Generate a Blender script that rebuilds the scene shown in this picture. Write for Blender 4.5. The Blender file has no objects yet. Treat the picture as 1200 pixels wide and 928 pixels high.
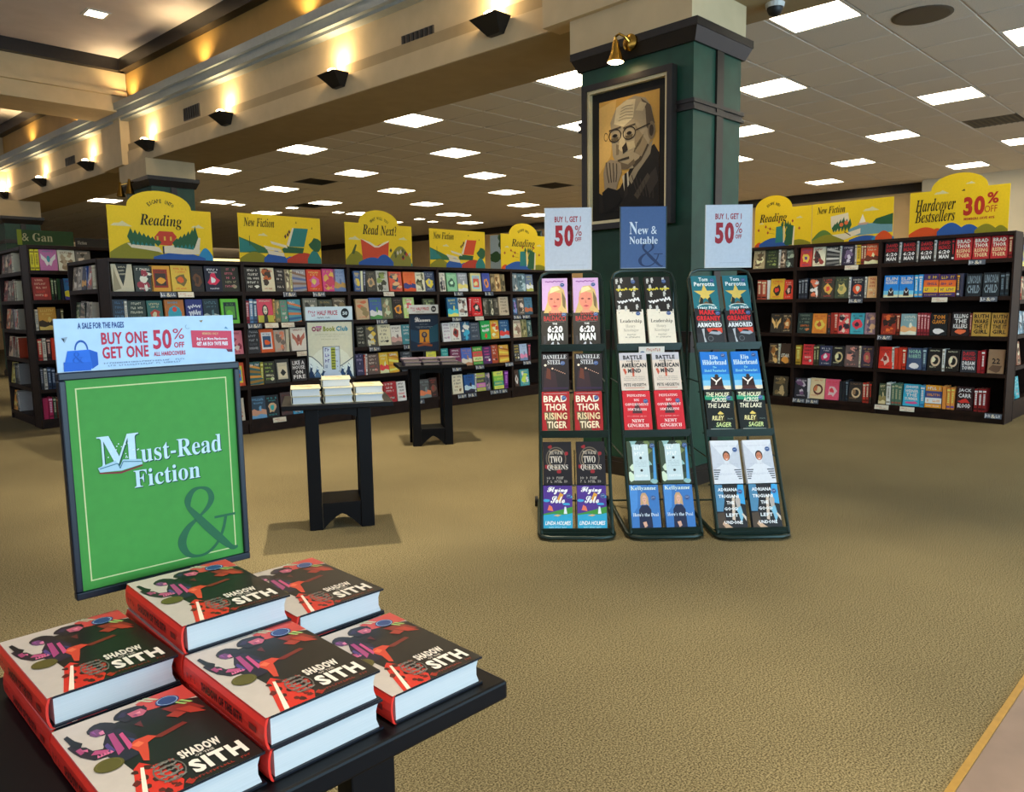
import bpy, math, random
from mathutils import Vector, Matrix
SC = bpy.context.scene
COL = SC.collection
RNG = random.Random(11)
PI = math.pi

# ---------------------------------------------------------------- camera
# world axes: +X runs along the left bookcases, +Y along the right bookcases; metres
EYE = 1.27
F_PX = 896.0
vx = Vector((1507 - 600, 341 - 464, F_PX)).normalized()
vy = Vector((-286 - 600, 368 - 464, F_PX))
vy = (vy - vx * vy.dot(vx)).normalized()
vz = vx.cross(vy)
right = Vector((vx[0], vy[0], vz[0]))
down = Vector((vx[1], vy[1], vz[1]))
fwd = Vector((vx[2], vy[2], vz[2]))
cam = bpy.data.cameras.new('camera')
cam.sensor_fit = 'HORIZONTAL'; cam.sensor_width = 36.0; cam.lens = 36.0 * F_PX / 1200.0
cam.clip_start = 0.05; cam.clip_end = 200
camo = bpy.data.objects.new('camera', cam); COL.objects.link(camo)
M = Matrix((( right[0], -down[0], -fwd[0], 0), (right[1], -down[1], -fwd[1], 0), (right[2], -down[2], -fwd[2], EYE), (0, 0, 0, 1)))
camo.matrix_world = M
SC.camera = camo

# ---------------------------------------------------------------- world, exposure
w = bpy.data.worlds.new('world'); SC.world = w; w.use_nodes = True
w.node_tree.nodes['Background'].inputs[0].default_value = (0.75, 0.80, 0.9, 1)
w.node_tree.nodes['Background'].inputs[1].default_value = 1.9
SC.view_settings.view_transform = 'Standard'; SC.view_settings.look = 'None'
SC.view_settings.gamma = 1.0; SC.view_settings.use_curve_mapping = False
SC.view_settings.exposure = 0.12
PANEL = 16.0          # ceiling panel strength
DOWN = 430.0          # downlights of the tray ceiling (W)

def lamp(name, kind, loc, rot, energy, col, **kw):
    l = bpy.data.lights.new(name, kind); l.energy = energy; l.color = col
    for k, v in kw.items(): setattr(l, k, v)
    o = bpy.data.objects.new(name, l); COL.objects.link(o); o.location = loc; o.rotation_euler = rot
    return o
# daylight through the shop front, off to the right behind the camera (faces +Y)
lamp('storefront_daylight', 'AREA', (3.5, -6.3, 1.9), (PI / 2 + .25, 0, 0), 520, (0.42, 0.77, 1.0), shape='RECTANGLE', size=9.0, size_y=2.8)

# ---------------------------------------------------------------- small helpers
def lin(h):
    if not isinstance(h, str): return tuple(h) + (1.0,) if len(h) == 3 else h
    h = h.lstrip('#'); r = []
    for i in (0, 2, 4):
        c = int(h[i:i + 2], 16) / 255
        r.append(c / 12.92 if c <= .04045 else ((c + .055) / 1.055) ** 2.4)
    return (r[0], r[1], r[2], 1.0)
def gain(h, g):
    c = lin(h); return (min(c[0] * g, .92), min(c[1] * g, .92), min(c[2] * g, .92), 1.0)

class B:
    """collects polygons; build() links them as one mesh object"""
    def __init__(s): s.v = []; s.f = []; s.c = []; s.cur = (.8, .8, .8, 1)
    def col(s, c): s.cur = lin(c); return s
    def face(s, pts, c=None):
        n = len(s.v); s.v += [tuple(p) for p in pts]; s.f.append(tuple(range(n, n + len(pts)))); s.c.append(lin(c) if c is not None else s.cur)
    def box(s, x0, x1, y0, y1, z0, z1, c=None):
        n = len(s.v); c = lin(c) if c is not None else s.cur
        s.v += [(x0, y0, z0), (x1, y0, z0), (x1, y1, z0), (x0, y1, z0), (x0, y0, z1), (x1, y0, z1), (x1, y1, z1), (x0, y1, z1)]
        for q in ((3, 2, 1, 0), (4, 5, 6, 7), (0, 1, 5, 4), (1, 2, 6, 5), (2, 3, 7, 6), (3, 0, 4, 7)):
            s.f.append(tuple(n + i for i in q)); s.c.append(c)
        return s
    def hexa(s, lo, hi, c=None):
        n = len(s.v); c = lin(c) if c is not None else s.cur; k = len(lo)
        s.v += [tuple(p) for p in lo] + [tuple(p) for p in hi]
        s.f.append(tuple(n + i for i in reversed(range(k)))); s.c.append(c)
        s.f.append(tuple(n + k + i for i in range(k))); s.c.append(c)
        for i in range(k):
            j = (i + 1) % k
            s.f.append((n + i, n + j, n + k + j, n + k + i)); s.c.append(c)
        return s
    def prism_y(s, poly, y0, y1, c=None):      # polygon in x,z (counter-clockwise seen from -Y)
        return s.hexa([(p[0], y1, p[1]) for p in poly], [(p[0], y0, p[1]) for p in poly], c)
    def prism_z(s, poly, z0, z1, c=None):
        return s.hexa([(p[0], p[1], z0) for p in poly], [(p[0], p[1], z1) for p in poly], c)
    def tube(s, pts, r, n=8, c=None, cap=True):
        c = lin(c) if c is not None else s.cur
        P = [Vector(p) for p in pts]; rings = []
        up = None
        for i, p in enumerate(P):
            t = (P[min(i + 1, len(P) - 1)] - P[max(i - 1, 0)]).normalized()
            a = Vector((0, 0, 1)) if abs(t.z) < .9 else Vector((1, 0, 0))
            if up is None: up = (a - t * a.dot(t)).normalized()
            else: up = (up - t * up.dot(t)).normalized()
            sd = t.cross(up); base = len(s.v)
            rr = r[i] if isinstance(r, (list, tuple)) else r
            for k in range(n):
                q = 2 * PI * k / n; s.v.append(tuple(p + up * (math.cos(q) * rr) + sd * (math.sin(q) * rr)))
            rings.append(base)
        for i in range(len(rings) - 1):
            for k in range(n):
                s.f.append((rings[i] + k, rings[i] + (k + 1) % n, rings[i + 1] + (k + 1) % n, rings[i + 1] + k)); s.c.append(c)
        if cap:
            s.f.append(tuple(rings[0] + k for k in reversed(range(n)))); s.c.append(c)
            s.f.append(tuple(rings[-1] + k for k in range(n))); s.c.append(c)
        return s
    def lathe(s, prof, cx, cy, n=16, c=None, z=0.0):
        c = lin(c) if c is not None else s.cur; rings = []
        for r, h in prof:
            rings.append(len(s.v))
            for k in range(n): s.v.append((cx + r * math.cos(2 * PI * k / n), cy + r * math.sin(2 * PI * k / n), z + h))
        for i in range(len(rings) - 1):
            for k in range(n):
                s.f.append((rings[i] + k, rings[i] + (k + 1) % n, rings[i + 1] + (k + 1) % n, rings[i + 1] + k)); s.c.append(c)
        s.f.append(tuple(rings[0] + k for k in reversed(range(n)))); s.c.append(c)
        s.f.append(tuple(rings[-1] + k for k in range(n))); s.c.append(c)
        return s
    def mesh(s, name, mat):
        me = bpy.data.meshes.new(name); me.from_pydata(s.v, [], s.f); me.materials.append(mat)
        if mat.name.startswith('print'):
            at = me.color_attributes.new('Col', 'FLOAT_COLOR', 'CORNER'); buf = []
            for f, c in zip(s.f, s.c): buf += list(c) * len(f)
            at.data.foreach_set('color', buf)
        me.update(); return me
    def build(s, name, mat, parent=None, loc=(0, 0, 0), rot=(0, 0, 0), bevel=0, smooth=False):
        o = bpy.data.objects.new(name, s.mesh(name, mat)); COL.objects.link(o)
        o.location = loc; o.rotation_euler = rot if not isinstance(rot, (int, float)) else (0, 0, rot)
        if parent: o.parent = parent
        if bevel:
            m = o.modifiers.new('bevel', 'BEVEL'); m.width = bevel; m.segments = 2; m.limit_method = 'ANGLE'
        if smooth:
            for p in o.data.polygons: p.use_smooth = True
            m = o.modifiers.new('edges', 'EDGE_SPLIT'); m.split_angle = .7
        return o
def thing(name, label, cat, loc=(0, 0, 0), rot=(0, 0, 0), group=None):
    o = bpy.data.objects.new(name, None); COL.objects.link(o); o.empty_display_size = .1
    o.location = loc; o.rotation_euler = rot if not isinstance(rot, (int, float)) else (0, 0, rot)
    return tag(o, label, cat, group)
def tag(o, label, cat, group=None):
    o['label'] = label; o['category'] = cat
    if group: o['group'] = group
    return o
def struct(o): o['kind'] = 'structure'; return o
def stuff(o): o['kind'] = 'stuff'; return o

# ---------------------------------------------------------------- lettering (outlines from the built-in font)
TXT = bpy.data.scenes.new('lettering'); TC = {}
def _map(s, up, lo, dig=None):
    r = ''
    for ch in s:
        if 'A' <= ch <= 'Z': r += chr(up + ord(ch) - 65)
        elif 'a' <= ch <= 'z': r += chr(lo + ord(ch) - 97)
        elif dig and '0' <= ch <= '9': r += chr(dig + ord(ch) - 48)
        else: r += ch
    return r
def glyphs(s, style='sans', res=2):
    k = (s, style, res)
    if k in TC: return TC[k]
    body, off, shear = s, 0.0, 0.0
    if style == 'serif': body = _map(s, 0x1D400, 0x1D41A, 0x1D7CE)
    elif style == 'script': body = _map(s, 0x1D4D0, 0x1D4EA)
    elif style == 'ital': body = _map(s, 0x1D468, 0x1D482)
    elif style == 'bold': off = .028
    elif style == 'heavy': off = .05
    elif style == 'slant': off = .02; shear = .25
    c = bpy.data.curves.new('t', 'FONT'); c.body = body; c.resolution_u = res; c.offset = off; c.shear = shear; c.space_character = 1.16 if style == 'heavy' else 1.06 if style == 'bold' else 1.0
    o = bpy.data.objects.new('t', c); TXT.collection.objects.link(o)
    vl = TXT.view_layers[0]; vl.update()
    me = bpy.data.meshes.new_from_object(o.evaluated_get(vl.depsgraph))
    V = [(v.co.x, v.co.y) for v in me.vertices]; Fs = [tuple(p.vertices) for p in me.polygons]
    bpy.data.objects.remove(o); bpy.data.curves.remove(c); bpy.data.meshes.remove(me)
    if not V: V = [(0, 0), (1, 0), (0, 1)]; Fs = []
    x0 = min(p[0] for p in V); x1 = max(p[0] for p in V); y0 = min(p[1] for p in V); y1 = max(p[1] for p in V)
    V = [((p[0] - x0) / max(x1 - x0, 1e-6), (p[1] - y0) / max(y1 - y0, 1e-6)) for p in V]
    TC[k] = (V, Fs, (x1 - x0) / max(y1 - y0, 1e-6)); return TC[k]

class Art:
    """flat print on a rectangle facing local -Y; u,v in 0..1"""
    def __init__(s, b, x0, z0, w, h, y, eps=.0005): s.b = b; s.x0 = x0; s.z0 = z0; s.w = w; s.h = h; s.y = y; s.e = eps; s.g = 1.0; s.k = 0
    def c(s, col): return gain(col, s.g) if isinstance(col, str) else col
    def P(s, pts, col, lay=1):
        s.k = (s.k + 1) % 20; y = s.y - (lay + s.k * .035) * s.e; A = sum(pts[i][0] * pts[(i + 1) % len(pts)][1] - pts[(i + 1) % len(pts)][0] * pts[i][1] for i in range(len(pts)))
        if A < 0: pts = list(reversed(pts))
        s.b.face([(s.x0 + u * s.w, y, s.z0 + v * s.h) for u, v in pts], s.c(col))
    def R(s, u0, v0, u1, v1, col, lay=1): s.P([(u0, v0), (u1, v0), (u1, v1), (u0, v1)], col, lay)
    def E(s, cu, cv, ru, rv, col, lay=1, n=14, a0=0., a1=2 * PI):
        full = abs(a1 - a0 - 2 * PI) < 1e-6; m = n if full else n + 1
        s.P([(cu + ru * math.cos(a0 + (a1 - a0) * i / n), cv + rv * math.sin(a0 + (a1 - a0) * i / n)) for i in range(m)], col, lay)
    def ring(s, cu, cv, ru, rv, t, col, lay=1, n=16, a0=0., a1=2 * PI):
        for i in range(n):
            a = a0 + (a1 - a0) * i / n; b_ = a0 + (a1 - a0) * (i + 1) / n
            s.P([(cu + ru * math.cos(a), cv + rv * math.sin(a)), (cu + ru * math.cos(b_), cv + rv * math.sin(b_)), (cu + ru * (1 - t) * math.cos(b_), cv + rv * (1 - t) * math.sin(b_)), (cu + ru * (1 - t) * math.cos(a), cv + rv * (1 - t) * math.sin(a))], col, lay)
    def L(s, pts, wd, col, lay=1):              # poly-line of width wd (in v units)
        ar = s.h / s.w
        for (a, b_), (c_, d) in zip(pts, pts[1:]):
            dx, dy = (c_ - a) * s.w, (d - b_) * s.h; l = math.hypot(dx, dy) or 1e-6
            nx, ny = -dy / l * wd * .5 * s.h / s.w, dx / l * wd * .5
            s.P([(a + nx, b_ + ny), (a - nx, b_ - ny), (c_ - nx, d - ny), (c_ + nx, d + ny)], col, lay)
    def T(s, txt, u0, v0, u1, v1, col, lay=3, style='sans', res=2, shy=0.0):
        V, Fs, ar = glyphs(txt, style, res); y = s.y - lay * s.e; col = s.c(col); n = len(s.b.v)
        s.b.v += [(s.x0 + (u0 + p[0] * (u1 - u0)) * s.w, y, s.z0 + (v0 + p[1] * (v1 - v0) + shy * p[0]) * s.h) for p in V]
        for f in Fs: s.b.f.append(tuple(n + i for i in f)); s.b.c.append(col)
        if style == 'script' and shy == 0.0:          # heavier pen: the same letters again, nudged sideways
            k = min(.03, .16 / max(len(txt), 1))
            for d in (-.5, .5): s.T(txt, u0 + d * k * (u1 - u0), v0, u1 + d * k * (u1 - u0), v1, col, lay + d * .3, style, res, 1e-6)
    def TA(s, txt, cu, cv, ru, rv, a0, a1, hgt, col, lay=3, style='sans'):     # on an arc
        k = len(txt)
        for i, ch in enumerate(txt):
            if ch == ' ': continue
            V, Fs, ar = glyphs(ch, style, 1); a = a0 + (a1 - a0) * (i + .5) / k; n = len(s.b.v); y = s.y - lay * s.e
            px, pz = cu * s.w + ru * s.w * math.cos(a), cv * s.h + rv * s.h * math.sin(a); t = a - PI / 2
            hh = hgt * s.h; ww = min(ar, .9) * hh * .8
            for p in V:
                qx, qz = (p[0] - .5) * ww, (p[1] - .5) * hh
                s.b.v.append((s.x0 + px + qx * math.cos(t) - qz * math.sin(t), y, s.z0 + pz + qx * math.sin(t) + qz * math.cos(t)))
            for f in Fs: s.b.f.append(tuple(n + i for i in f)); s.b.c.append(s.c(col))
    def pl(s, u0, v0, u1, v1, col, lay=3, r=RNG):      # illegible lettering: blocks and bars
        hgt = (v1 - v0) * s.h; st = max(hgt * .72, .004) / s.w; u = u0
        while u < u1 - st * .4:
            if r.random() < .86:
                q = st * r.uniform(.6, .85); q = min(q, u1 - u); k = r.randrange(4)
                s.R(u, v0, u + q * .36, v1, col, lay)
                if k == 0: s.R(u + q * .36, v1 - (v1 - v0) * .28, u + q, v1, col, lay)
                elif k == 1: s.R(u + q * .36, v0, u + q, v0 + (v1 - v0) * .28, col, lay)
                elif k == 2: s.R(u + q * .68, v0, u + q, v1, col, lay)
                else: s.R(u + q * .36, v0 + (v1 - v0) * .38, u + q, v0 + (v1 - v0) * .64, col, lay)
            u += st
    def amp(s, u0, v0, u1, v1, col, lay=1):            # book-face ampersand drawn with a broad pen
        def stroke(P, l):
            Q = []
            for i in range(len(P) - 1):                # smooth the centre line
                a, b_, c_, d = P[max(i - 1, 0)], P[i], P[i + 1], P[min(i + 2, len(P) - 1)]
                for k in range(5):
                    t = k / 5; Q.append(tuple(.5 * (2 * b_[j] + (c_[j] - a[j]) * t + (2 * a[j] - 5 * b_[j] + 4 * c_[j] - d[j]) * t * t + (3 * b_[j] - a[j] - 3 * c_[j] + d[j]) * t ** 3) for j in range(3)))
            Q.append(P[-1]); E_ = []
            for i, q in enumerate(Q):
                p, n = Q[max(i - 1, 0)], Q[min(i + 1, len(Q) - 1)]; dx, dy = n[0] - p[0], n[1] - p[1]; L_ = math.hypot(dx, dy) or 1e-6
                E_.append(((q[0] - dy / L_ * q[2] / 2, q[1] + dx / L_ * q[2] / 2), (q[0] + dy / L_ * q[2] / 2, q[1] - dx / L_ * q[2] / 2)))
            m = lambda p: (u0 + p[0] * (u1 - u0), v0 + p[1] * (v1 - v0))
            for e, f in zip(E_, E_[1:]): s.P([m(e[0]), m(e[1]), m(f[1]), m(f[0])], col, l)
        stroke([(.20, .70, .05), (.19, .83, .11), (.28, .95, .07), (.41, .98, .035), (.54, .93, .07), (.59, .81, .10), (.52, .69, .07), (.36, .57, .04), (.16, .44, .09), (.05, .26, .14), (.12, .09, .09), (.27, .02, .04), (.46, .03, .04), (.64, .14, .045), (.76, .32, .05), (.82, .51, .05)], lay)
        stroke([(.20, .72, .07), (.42, .48, .12), (.70, .20, .12), (.90, .03, .07), (1.0, .03, .04)], lay + .8)
        s.P([(u0 + .62 * (u1 - u0), v0 + .50 * (v1 - v0)), (u0 + .99 * (u1 - u0), v0 + .50 * (v1 - v0)), (u0 + .99 * (u1 - u0), v0 + .535 * (v1 - v0)), (u0 + .62 * (u1 - u0), v0 + .535 * (v1 - v0))], col, lay + .4)
    def blob(s, cu, cv, ru, rv, col, lay=1, n=9, j=.35, r=RNG):
        s.P([(min(max(cu + ru * (1 + r.uniform(-j, j)) * math.cos(2 * PI * i / n), 0), 1), min(max(cv + rv * (1 + r.uniform(-j, j)) * math.sin(2 * PI * i / n), 0), 1)) for i in range(n)], col, lay)
    def squig(s, u0, u1, v, amp, wd, col, lay=3, n=14, r=RNG):
        s.L([(u0 + (u1 - u0) * i / n, v + amp * (math.sin(i * 2.3) * .7 + r.uniform(-.3, .3)) + (i / n) * amp * .4) for i in range(n + 1)], wd, col, lay)

# ---------------------------------------------------------------- materials
def mat(name, base, rough=.6, metal=0., noise=0., nscale=40., spec=.5, bump=0., emit=None, estr=0., coat=0.):
    m = bpy.data.materials.new(name); m.use_nodes = True; nt = m.node_tree; p = nt.nodes['Principled BSDF']
    p.inputs['Roughness'].default_value = rough; p.inputs['Metallic'].default_value = metal
    p.inputs['Specular IOR Level'].default_value = spec; p.inputs['Coat Weight'].default_value = coat
    c = lin(base); p.inputs['Base Color'].default_value = c
    if noise or bump:
        tc = nt.nodes.new('ShaderNodeTexCoord'); nz = nt.nodes.new('ShaderNodeTexNoise'); nz.inputs['Scale'].default_value = nscale; nz.inputs['Detail'].default_value = 4
        nt.links.new(tc.outputs['Object'], nz.inputs['Vector'])
        if noise:
            rp = nt.nodes.new('ShaderNodeValToRGB'); rp.color_ramp.elements[0].position = .3; rp.color_ramp.elements[1].position = .7
            rp.color_ramp.elements[0].color = tuple(x * (1 - noise) for x in c[:3]) + (1,); rp.color_ramp.elements[1].color = tuple(min(x * (1 + noise), 1) for x in c[:3]) + (1,)
            nt.links.new(nz.outputs['Fac'], rp.inputs['Fac']); nt.links.new(rp.outputs['Color'], p.inputs['Base Color'])
        if bump:
            bp = nt.nodes.new('ShaderNodeBump'); bp.inputs['Strength'].default_value = bump; bp.inputs['Distance'].default_value = .01
            nt.links.new(nz.outputs['Fac'], bp.inputs['Height']); nt.links.new(bp.outputs['Normal'], p.inputs['Normal'])
    if emit: p.inputs['Emission Color'].default_value = lin(emit); p.inputs['Emission Strength'].default_value = estr
    return m
def printmat(name, rough, spec=.5):
    m = bpy.data.materials.new(name); m.use_nodes = True; nt = m.node_tree; p = nt.nodes['Principled BSDF']
    a = nt.nodes.new('ShaderNodeAttribute'); a.attribute_name = 'Col'
    nz = nt.nodes.new('ShaderNodeTexNoise'); nz.inputs['Scale'].default_value = 60; nz.inputs['Detail'].default_value = 3
    tc = nt.nodes.new('ShaderNodeTexCoord'); nt.links.new(tc.outputs['Object'], nz.inputs['Vector'])
    mr = nt.nodes.new('ShaderNodeMapRange'); mr.inputs['To Min'].default_value = .88; mr.inputs['To Max'].default_value = 1.06
    mx = nt.nodes.new('ShaderNodeMix'); mx.data_type = 'RGBA'; mx.blend_type = 'MULTIPLY'; mx.inputs['Factor'].default_value = 1
    nt.links.new(nz.outputs['Fac'], mr.inputs['Value']); nt.links.new(a.outputs['Color'], mx.inputs['A']); nt.links.new(mr.outputs['Result'], mx.inputs['B'])
    nt.links.new(mx.outputs['Result'], p.inputs['Base Color']); p.inputs['Roughness'].default_value = rough; p.inputs['Specular IOR Level'].default_value = spec
    return m
M_PR = printmat('print_jacket', .38, .4)
M_PM = printmat('print_card', .6, .3)
M_WOOD = mat('dark_stained_wood', '25150e', .5, noise=.35, nscale=14, spec=.25)
M_BACK = mat('dark_back_board', '150c08', .7, noise=.25, nscale=14, spec=.15)
M_BLACK = mat('black_painted_wood', '050508', .45, noise=.15, nscale=30, spec=.2)
M_RACK = mat('dark_green_metal', '13271f', .35, metal=.3, noise=.1, nscale=60)
M_GREEN = mat('green_painted_panel', '1b4332', .45, noise=.18, nscale=9, spec=.4)
M_TRIM = mat('brown_black_trim', '1f1813', .4, noise=.2, nscale=25)
M_DRY = mat('beige_drywall', 'c9b38c', .85, noise=.05, nscale=6, spec=.2)
M_DRYL = mat('pale_drywall', 'cfc6b2', .85, noise=.04, nscale=6, spec=.2)
M_TRAY = mat('grey_tray_ceiling', 'd2cacc', .9, noise=.04, nscale=5, spec=.2)
M_PANEL = mat('ochre_cove_panel', 'a88448', .6, noise=.06, nscale=5, spec=.3)
M_CORN = mat('grey_cornice', '9aa09c', .3, noise=.06, nscale=20, spec=.6)
M_TILE = mat('mineral_ceiling_tile', 'e2d8c9', .92, noise=.07, nscale=120, spec=.15)
M_GRID = mat('ceiling_grid_bar', 'd8cfc0', .6, noise=.05, nscale=50, spec=.3)
M_SOFF = mat('brown_soffit', 'a8936e', .85, noise=.05, nscale=6, spec=.2)
M_GLOW = mat('light_diffuser', 'f4ead0', .5, emit='fff0d2', estr=PANEL, noise=.02, nscale=90)
M_BULB = mat('lamp_glow', 'ffffff', .5, emit='ffd9a0', estr=30, noise=.01)
M_STRIP = mat('valance_light', 'fff0b0', .5, emit='ffdf90', estr=1.6, noise=.02)
M_VENT = mat('vent_metal', '5a5044', .6, noise=.08, nscale=60)
M_DARK = mat('dark_metal', '14110f', .5, noise=.1, nscale=60)
M_BRASS = mat('polished_brass', 'b08a3c', .22, metal=1., noise=.08, nscale=30)
M_WHITE = mat('white_plastic', 'd8d6d0', .4, noise=.03, nscale=40)
M_WALL = mat('tan_wall', 'cbab7c', .85, noise=.06, nscale=3, spec=.2)
M_WALLP = mat('cream_wall', 'd8cbb0', .85, noise=.04, nscale=3, spec=.2)
M_EDGE = mat('gold_edge_strip', 'a8843c', .35, metal=.6, noise=.1, nscale=40)
M_LAM = mat('pinkish_laminate_floor', '7e6b60', .42, noise=.14, nscale=5, spec=.4)
M_GOLD = mat('gilt_line', 'd8c89a', .35, metal=.4, noise=.05, nscale=60)
M_RUB = mat('black_rubber', '0c0c0c', .7, noise=.1, nscale=60)
# page block: fine horizontal lines
M_PAGE = bpy.data.materials.new('paper_page_edges'); M_PAGE.use_nodes = True
_n = M_PAGE.node_tree; _p = _n.nodes['Principled BSDF']; _t = _n.nodes.new('ShaderNodeTexCoord'); _w = _n.nodes.new('ShaderNodeTexNoise')
_mp = _n.nodes.new('ShaderNodeMapping'); _mp.inputs['Scale'].default_value = (3, 3, 900); _w.inputs['Scale'].default_value = 1.0
_r = _n.nodes.new('ShaderNodeValToRGB'); _r.color_ramp.elements[0].color = (.55, .56, .55, 1); _r.color_ramp.elements[1].color = (.74, .75, .74, 1)
_n.links.new(_t.outputs['Object'], _mp.inputs['Vector']); _n.links.new(_mp.outputs['Vector'], _w.inputs['Vector']); _n.links.new(_w.outputs['Fac'], _r.inputs['Fac']); _n.links.new(_r.outputs['Color'], _p.inputs['Base Color']); _p.inputs['Roughness'].default_value = .8
# carpet: looped pile
M_CARP = bpy.data.materials.new('olive_loop_carpet'); M_CARP.use_nodes = True
_n = M_CARP.node_tree; _p = _n.nodes['Principled BSDF']; _t = _n.nodes.new('ShaderNodeTexCoord')
_a = _n.nodes.new('ShaderNodeTexNoise'); _a.inputs['Scale'].default_value = 185; _a.inputs['Detail'].default_value = 3; _a.inputs['Roughness'].default_value = .6
_b = _n.nodes.new('ShaderNodeTexNoise'); _b.inputs['Scale'].default_value = .9; _b.inputs['Detail'].default_value = 3
_r = _n.nodes.new('ShaderNodeValToRGB'); _e = _r.color_ramp.elements; _e[0].position = .37; _e[1].position = .63
_e[0].color = lin('443a23'); _e[1].color = lin('958865')
_mx = _n.nodes.new('ShaderNodeMix'); _mx.data_type = 'RGBA'; _mx.blend_type = 'MULTIPLY'; _mx.inputs['Factor'].default_value = 1
_mr = _n.nodes.new('ShaderNodeMapRange'); _mr.inputs['From Min'].default_value = .3; _mr.inputs['From Max'].default_value = .7; _mr.inputs['To Min'].default_value = .85; _mr.inputs['To Max'].default_value = 1.1
for q in (_a, _b): _n.links.new(_t.outputs['Object'], q.inputs['Vector'])
_n.links.new(_a.outputs['Fac'], _r.inputs['Fac']); _n.links.new(_b.outputs['Fac'], _mr.inputs['Value']); _n.links.new(_r.outputs['Color'], _mx.inputs['A']); _n.links.new(_mr.outputs['Result'], _mx.inputs['B']); _n.links.new(_mx.outputs['Result'], _p.inputs['Base Color'])
_bp = _n.nodes.new('ShaderNodeBump'); _bp.inputs['Strength'].default_value = .35; _bp.inputs['Distance'].default_value = .01
_n.links.new(_a.outputs['Fac'], _bp.inputs['Height']); _n.links.new(_bp.outputs['Normal'], _p.inputs['Normal']); _p.inputs['Roughness'].default_value = .95; _p.inputs['Specular IOR Level'].default_value = .15

# ================================================================ the setting
CEIL = 3.54; SOF = 3.27; TRAY = 4.66
def fx(Y): return 4.43 - .055 * (Y - 4.44)      # shop-side face of the bulkhead (runs very slightly askew)
def sx(X, Y): return X - .05 * (Y - 2.87)       # ceiling grid follows the same skew
# floor: pinkish laminate walkway, carpet, gilt edge strip
struct(B().box(-6, 18, -7, .505, -.06, 0).build('floor', M_LAM))
struct(B().box(-6, 18, .525, 30, -.06, 0).build('floor', M_CARP))
struct(B().box(-6, 18, .505, .525, -.06, .004).build('trim_1', M_EDGE))
# far walls, with a dark crown under the ceiling
struct(B().hexa([(17.25, -2, 0), (17.4, -2, 0), (15.9, 30, 0), (15.75, 30, 0)], [(17.25, -2, CEIL), (17.4, -2, CEIL), (15.9, 30, CEIL), (15.75, 30, CEIL)]).build('wall_east', M_WALL))
struct(B().hexa([(16.86, 5.2, 3.36), (17.0, 5.2, 3.36), (15.8, 29, 3.36), (15.66, 29, 3.36)], [(16.86, 5.2, CEIL), (17.0, 5.2, CEIL), (15.8, 29, CEIL), (15.66, 29, CEIL)]).build('trim_2', M_TRIM))
struct(B().box(16.6, 16.9, -2, 5.2, 0, CEIL).build('wall_alcove', M_WALLP))
struct(B().box(16.5, 16.6, -2, 2.9, 3.30, CEIL).build('trim_3', M_TRIM))
struct(B().box(-6.2, -6, -7, 29.5, 0, 2.9).build('wall_west_light_block', M_WOOD))  # unseen wall added to block light from the west, low so some passes
struct(B().box(-6, 17, 29.5, 29.7, 0, TRAY + .1).build('wall_north', M_WALL))
struct(B().box(-6, 18, -7.2, -7, 3.4, TRAY + .1).build('wall_entrance', M_DRY))
# raised tray ceiling over the walkway
struct(B().hexa([(-6, -7, TRAY), (fx(-7), -7, TRAY), (fx(29.5), 29.5, TRAY), (-6, 29.5, TRAY)], [(-6, -7, TRAY + .1), (fx(-7), -7, TRAY + .1), (fx(29.5), 29.5, TRAY + .1), (-6, 29.5, TRAY + .1)]).build('ceiling', M_TRAY))
# the bulkhead: a run along Y with an underside at SOF
def run(name, m, dx0, dx1, z0, z1, y0=-6.9, y1=29.4):
    return struct(B().hexa([(fx(y0) + dx0, y0, z0), (fx(y0) + dx1, y0, z0), (fx(y1) + dx1, y1, z0), (fx(y1) + dx0, y1, z0)],
                           [(fx(y0) + dx0, y0, z1), (fx(y0) + dx1, y0, z1), (fx(y1) + dx1, y1, z1), (fx(y1) + dx0, y1, z1)]).build(name, m))
run('wall_bulkhead', M_SOFF, 0, .90, SOF, CEIL + .02)
run('wall_bulkhead_upper', M_DRY, .03, .30, CEIL + .02, 3.92)
run('trim_4', M_DRY, -.015, .03, SOF + .002, 3.46)            # flat band at the foot of the face
# stepped cornice with a light cove behind it
run('trim_5', M_CORN, -.08, .03, 3.87, 3.93); run('trim_6', M_CORN, -.13, -.08, 3.90, 4.02); run('trim_7', M_CORN, -.17, -.13, 3.99, 4.08)
run('wall_cove', M_PANEL, .02, .10, 3.92, TRAY)
run('trim_8', M_TRIM, -.10, .02, 4.50, TRAY)                   # dark glossy rail under the tray
# tile ceiling: grid slab, then tiles; the 300 that show largest are parts
c0 = struct(B().hexa([(sx(5.1, -6.9), -6.9, CEIL + .006), (17.2, -6.9, CEIL + .006), (15.9, 29.4, CEIL + .006), (sx(5.1, 29.4), 29.4, CEIL + .006)],
                     [(sx(5.1, -6.9), -6.9, CEIL + .06), (17.2, -6.9, CEIL + .06), (15.9, 29.4, CEIL + .06), (sx(5.1, 29.4), 29.4, CEIL + .06)]).build('ceiling', M_GRID))
TX, TY = .61, .62
def cell(i, j): return sx(6.35 + i * TX, 2.87 + j * TY), 2.87 + j * TY
def pix(p):
    d = Vector(p) - Vector((0, 0, EYE)); z = d.dot(fwd)
    return (600 + F_PX * d.dot(right) / z, 464 + F_PX * d.dot(down) / z, z) if z > .1 else (-1e4, -1e4, z)
LIGHTS = [(3 * a, 2 * b) for a in range(0, 6) for b in range(-3, 13) if (a + b) % 2 == 0]
VENTS = {(9, 0): 1, (9, 12): 1, (3, 16): 1, (6, 21): 1}
taken = set(LIGHTS) | set(VENTS)
SPK = (1, -1); taken.add(SPK)
cells = [(i, j) for i in range(-2, 18) for j in range(-14, 43) if (i, j) not in taken and cell(i, j)[0] < 16.9 - .05 * cell(i, j)[1]]
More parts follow.
